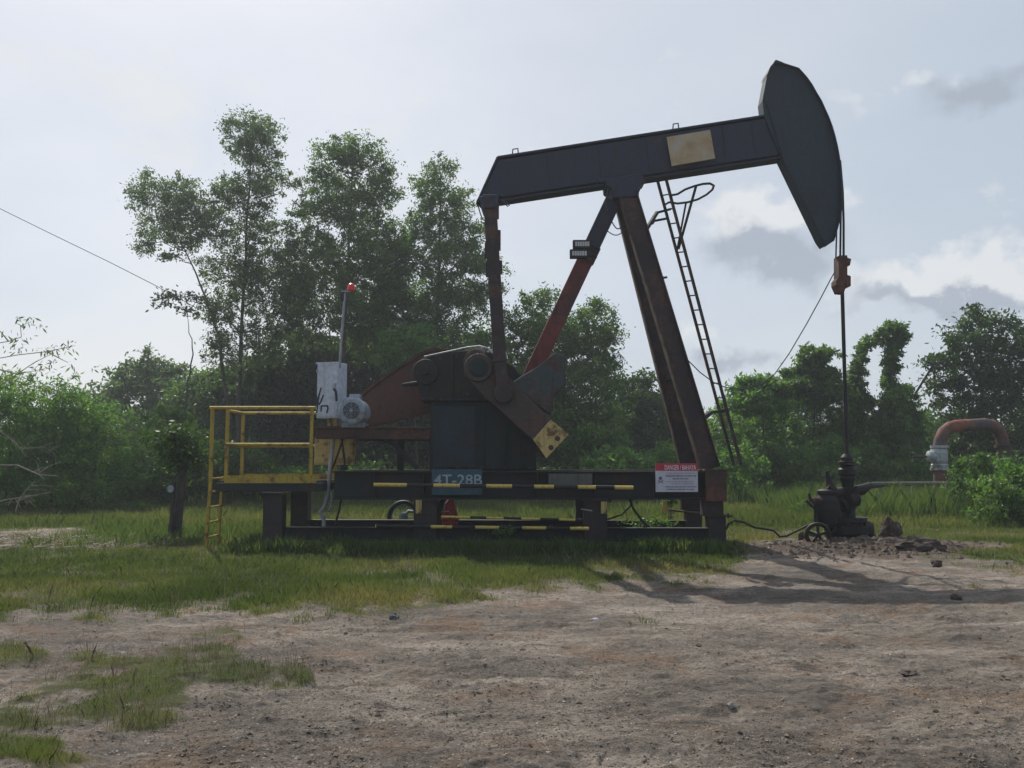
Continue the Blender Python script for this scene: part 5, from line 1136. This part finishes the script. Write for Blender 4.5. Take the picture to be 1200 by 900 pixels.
# ------------------------------------------------------------------ gooseneck pipeline
Yg = 27.5
gn = empty('gooseneck_pipe', (W(1135, 0, Yg).x, Yg, 0), 'rusty inverted U pipe with a silver valve, rising from the bushes at the right', 'pipe')
pts = [(1101, 560), (1101, 525), (1102, 516), (1106, 507), (1113, 501), (1122, 499), (1140, 498), (1154, 497), (1163, 499), (1170, 504), (1174, 513), (1176, 525), (1177, 545), (1178, 570)]
P3 = [W(a, b_, Yg + .012 * (a - 1101)) for a, b_ in pts]; P3[0].z = .3; P3[-1].z = 0
mb = MB(); mb.tube(P3, .19, 18); mb.build('pipe', PIPEP, gn)
for a, b_ in ((1101, 523.5), (1101, 549.5), (1176, 523)):
    mb = MB(); q = W(a, b_, Yg + .012 * (a - 1101)); mb.lathe(q + Vector((0, 0, -.04)), (0, 0, 1), [(.27, 0), (.27, .08)], 20); mb.build('flange', RUST if a > 1150 else SILV, gn, .004)
mb = MB(); q = W(1101, 548, Yg); mb.lathe(q, (0, 0, 1), [(.24, 0), (.25, .08), (.22, .12), (.25, .2), (.26, .45), (.23, .58)], 20)
q = W(1092, 535, Yg); mb.lathe(q + Vector((.1, -.05, 0)), (-1, 0, .05), [(.16, 0), (.18, .1), (.16, .24), (.06, .28)], 16); gv = mb.build('valve', SILV, gn)
mb = MB(); mb.tube([q + Vector((-.1, -.05, 0)), q + Vector((-.62, -.05, -.02))], .03, 8); mb.torus(q + Vector((-.6, -.05, -.02)), (1, 0, 0), .14, .02, 20, 6); mb.build('handwheel', SKID, gv)
mb = MB(); a = W(1022, 567, Yg - 1.3); b_ = W(1116, 566.5, Yg - 1.3); mb.tube([a, b_], .055, 12); 
for px in (1030, 1070, 1110): q = W(px, 568, Yg - 1.3); mb.box(q.x - .05, q.x + .05, q.y - .05, q.y + .05, 0, q.z)
tag(mb.build('flow_line', OLDC), 'pale horizontal pipe on short supports behind the wellhead', 'pipe')

# ------------------------------------------------------------------ post with vine
Yv = 17.3
mb = MB(); base = W(206, 634, Yv); top = W(216, 520, Yv); base.z = -.05
po = empty('vine_post', (base.x, Yv, 0), 'dark leaning wooden post crowned by a ball of vine, left of the yellow ladder', 'post')
mb.tube([base, base.lerp(top, .5) + Vector((.02, 0, 0)), top], [.085, .075, .06], 9); mb.build('post', OLDWOOD, po)
mb = MB(); mb.bar(W(200, 628, Yv - .1), W(204, 565, Yv - .1), .09, .05); mb.tube([W(203, 604, Yv), W(198, 616, Yv), W(198, 628, Yv), W(203, 634, Yv)], .018, 6); mb.build('prop_plank', OLDWOOD, po)
mb = MB(); q = W(199.5, 573, Yv - .18); mb.lathe(q, (0, 1, 0), [(.06, 0), (.068, .004), (.068, .03)], 18); mb.build('round_plate', GREYM, po)
rg = np.random.default_rng(77); q = np.array(W(215, 530, Yv)) + rg.normal(size=(170, 3)) * np.array([.24, .22, .2]); q2 = np.array(W(202, 512, Yv)) + rg.normal(size=(70, 3)) * np.array([.3, .2, .12])
V, var = leafquads(rg, np.concatenate([q, q2]), 12, np.full(240, .06), .085, .3, .55); npmesh('vine_foliage', V, 4, L_DRK, var, po)

# ------------------------------------------------------------------ clods and stones
cl = [(1043, 632, .18, .2, .19, ROCK, 'upright dark clod of earth to the right of the wellhead'), (1078, 645, .40, .2, .10, ROCK, 'long low lump of earth stretching away right of the wellhead'), (941, 634, .07, .07, .08, ROCK, 'small round dark clod left of the handwheel'),
      (1098, 665, .07, .06, .05, ROCK, 'little clod on the slope at the right'), (462, 716, .05, .04, .03, ROCKG, 'small blue grey stone at the grass edge'), (698, 722, .04, .02, .012, SIGNT, 'white scrap lying on the bare soil'),
      (857, 816, .022, .02, .014, CONC, 'pale stone alone on the bare soil, lower right of centre'), (1066, 777, .06, .06, .02, ROCK, 'dark crumbling clod in the middle of the bare soil at right'), (108, 893, .05, .04, .014, CONC, 'flat pale stone at the bottom left'), (1120, 700, .05, .05, .03, ROCK, 'tiny clod near the shadow at the right')]
for i, (x, y, rx, ry, rz, mt_, lab) in enumerate(cl):
    Yk = CAMH * F / (y - HOR) if y > 640 else Yc - .1; q = W(x, y, Yk); zz = gz(q.x, Yk)
    mb = MB(); mb.blob((q.x, Yk, zz + rz * .45), rx, ry, rz * 1.3, 500 + i, 4, .32); tag(mb.build('stone' if mt_ in (ROCKG, CONC) else ('scrap' if mt_ is SIGNT else 'clod'), mt_), lab, 'stone' if mt_ in (ROCKG, CONC) else ('scrap' if mt_ is SIGNT else 'clod'), 'clods and stones on the ground')

# ------------------------------------------------------------------ sky, sun, camera
AZ = math.atan2(-0.37, 0.88); EL = math.radians(46.3)
SUN = Vector((math.sin(AZ) * math.cos(EL), math.cos(AZ) * math.cos(EL), math.sin(EL)))
w = bpy.data.worlds.new('World'); SC.world = w; w.use_nodes = True
nt = w.node_tree; nt.nodes.clear()
out = N(nt, 'ShaderNodeOutputWorld'); bg_ = N(nt, 'ShaderNodeBackground'); bg_.inputs['Strength'].default_value = 0.1
sky = N(nt, 'ShaderNodeTexSky'); sky.sky_type = 'NISHITA'; sky.sun_disc = False; sky.sun_elevation = EL; sky.sun_rotation = AZ
sky.air_density = 1.0; sky.dust_density = 2.5; sky.ozone_density = 1.5
tc = N(nt, 'ShaderNodeTexCoord').outputs['Generated']
wn = N(nt, 'ShaderNodeTexNoise'); wn.inputs['Scale'].default_value = 16; wn.inputs['Detail'].default_value = 7; wn.inputs['Roughness'].default_value = 0.55; nt.links.new(tc, wn.inputs['Vector'])
wv = N(nt, 'ShaderNodeVectorMath', operation='MULTIPLY_ADD'); nt.links.new(wn.outputs['Color'], wv.inputs[0]); wv.inputs[1].default_value = (0.11, 0.11, 0.11); wv.inputs[2].default_value = (-0.055, -0.055, -0.055)
wa = N(nt, 'ShaderNodeVectorMath', operation='ADD'); nt.links.new(tc, wa.inputs[0]); nt.links.new(wv.outputs[0], wa.inputs[1]); tcw = wa.outputs[0]
def dirn(px, py): d = W(px, py, 10) - Vector((0, 0, CAMH)); return d.normalized()
def lobe(px, py, rpx, rpy, tilt=0):
    """soft patch of cloud round one direction of the sky"""
    d = dirn(px, py); right = Vector((d.y, -d.x, 0)).normalized(); up = right.cross(d)
    sub = N(nt, 'ShaderNodeVectorMath', operation='SUBTRACT'); nt.links.new(tcw, sub.inputs[0]); sub.inputs[1].default_value = d
    vals = []
    for ax, r in ((right, rpx / F), (up, rpy / F)):
        dp = N(nt, 'ShaderNodeVectorMath', operation='DOT_PRODUCT'); nt.links.new(sub.outputs[0], dp.inputs[0]); dp.inputs[1].default_value = ax / r
        sq = N(nt, 'ShaderNodeMath', operation='MULTIPLY'); nt.links.new(dp.outputs['Value'], sq.inputs[0]); nt.links.new(dp.outputs['Value'], sq.inputs[1]); vals.append(sq.outputs[0])
    ad = N(nt, 'ShaderNodeMath', operation='ADD'); nt.links.new(vals[0], ad.inputs[0]); nt.links.new(vals[1], ad.inputs[1])
    ng = N(nt, 'ShaderNodeMath', operation='MULTIPLY'); nt.links.new(ad.outputs[0], ng.inputs[0]); ng.inputs[1].default_value = -1
    ex = N(nt, 'ShaderNodeMath', operation='EXPONENT'); nt.links.new(ng.outputs[0], ex.inputs[0])
    return ex.outputs[0]
def msum(vals):
    o_ = vals[0][0]; acc = None
    for v, k in vals:
        m_ = N(nt, 'ShaderNodeMath', operation='MULTIPLY'); nt.links.new(v, m_.inputs[0]); m_.inputs[1].default_value = k
        if acc is None: acc = m_.outputs[0]
        else:
            a_ = N(nt, 'ShaderNodeMath', operation='ADD'); nt.links.new(acc, a_.inputs[0]); nt.links.new(m_.outputs[0], a_.inputs[1]); acc = a_.outputs[0]
    return acc
n_big = noise(nt, 2.2, 5, 0.5, tc, (1, 1, 2.2)); n_med = noise(nt, 7, 9, 0.62, tc, (1, 1, 1.7))
# overcast veil: high thin cloud, paler towards the sun side
veil = ramp(nt, n_big, [(0.38, (5.7, 6.2, 7.0)), (0.52, (6.5, 6.85, 7.5)), (0.66, (7.2, 7.4, 7.75))])
sd = N(nt, 'ShaderNodeVectorMath', operation='DOT_PRODUCT'); nt.links.new(tc, sd.inputs[0]); sd.inputs[1].default_value = SUN
vf = ramp(nt, sd.outputs['Value'], [(0.10, 0.30), (0.62, 0.75)])   # the thin cloud is lit on the sun's side of the sky
base = mixc(nt, vf, sky.outputs[0], veil)
base = mixc(nt, ramp(nt, lobe(1330, 180, 560, 420), [(0.0, 0.0), (1.0, 0.55)]), base, (4.3, 5.1, 6.0))
# brighter cloud tops and grey undersides low on the right
nz = N(nt, 'ShaderNodeMath', operation='SUBTRACT'); nt.links.new(n_med, nz.inputs[0]); nz.inputs[1].default_value = 0.5
br = msum([(lobe(900, 255, 75, 28), .9), (lobe(1130, 322, 90, 28), .95), (lobe(1110, 85, 60, 20), .45), (lobe(1040, 345, 60, 30), .5), (lobe(820, 400, 60, 16), .4), (lobe(960, 235, 50, 20), .5), (lobe(80, 90, 200, 80), .32), (nz.outputs[0], 2.6)])
br = ramp(nt, br, [(0.34, 0.0), (0.75, 0.85)])
dk = msum([(lobe(905, 296, 62, 26), 1.6), (lobe(1160, 352, 60, 14), .95), (lobe(1160, 105, 60, 20), .95), (lobe(865, 424, 40, 12), 1.1), (lobe(1060, 356, 60, 12), .8), (lobe(960, 320, 60, 18), .5)])
dn = N(nt, 'ShaderNodeMath', operation='MULTIPLY_ADD'); nt.links.new(nz.outputs[0], dn.inputs[0]); dn.inputs[1].default_value = 3.0; dn.inputs[2].default_value = 1.0
dm = N(nt, 'ShaderNodeMath', operation='MULTIPLY'); nt.links.new(dk, dm.inputs[0]); nt.links.new(dn.outputs[0], dm.inputs[1])
dk = ramp(nt, dm.outputs[0], [(0.15, 0.0), (0.85, 0.95)])
c1 = mixc(nt, br, base, (7.3, 7.45, 7.6)); c2 = mixc(nt, dk, c1, (3.7, 4.2, 4.95))
nt.links.new(c2, bg_.inputs['Color']); nt.links.new(bg_.outputs[0], out.inputs[0])

hz, hnt, hout = new_mat('thin_haze')
pv_ = N(hnt, 'ShaderNodeVolumePrincipled'); pv_.inputs['Color'].default_value = (0.86, 0.93, 1.0, 1); pv_.inputs['Density'].default_value = 0.0012; pv_.inputs['Anisotropy'].default_value = 0.3
hnt.links.new(pv_.outputs[0], hout.inputs['Volume'])
mb = MB(); mb.box(-2600, 2600, -300, 1500, -3, 19); tag(mb.build('haze', hz), 'thin pale haze in the humid air', 'haze', kind='stuff')
sun = bpy.data.lights.new('sun', 'SUN'); sun.energy = 4.4; sun.angle = math.radians(0.5); sun.color = (1.0, 0.94, 0.85)
so = bpy.data.objects.new('sun', sun); COL.objects.link(so); so.rotation_euler = (-SUN).to_track_quat('-Z', 'Y').to_euler()

cam = bpy.data.cameras.new('camera'); cam.sensor_fit = 'HORIZONTAL'; cam.sensor_width = 36; cam.lens = 36 * F / 1200; cam.clip_end = 3000; cam.clip_start = 0.05
co = bpy.data.objects.new('camera', cam); COL.objects.link(co); co.location = (0, 0, CAMH); co.rotation_euler = (math.pi / 2 + P, 0, 0); SC.camera = co
vs = SC.view_settings; vs.view_transform = 'Standard'; vs.look = 'None'; vs.exposure = 0.12; vs.gamma = 1; vs.use_curve_mapping = False
SC.render.engine = 'CYCLES'
SC.cycles.max_bounces = 5; SC.cycles.diffuse_bounces = 3; SC.cycles.transmission_bounces = 4; SC.cycles.glossy_bounces = 2; SC.cycles.transparent_max_bounces = 4
SC.cycles.use_denoising = True; SC.cycles.use_adaptive_sampling = True; SC.cycles.adaptive_threshold = 0.015
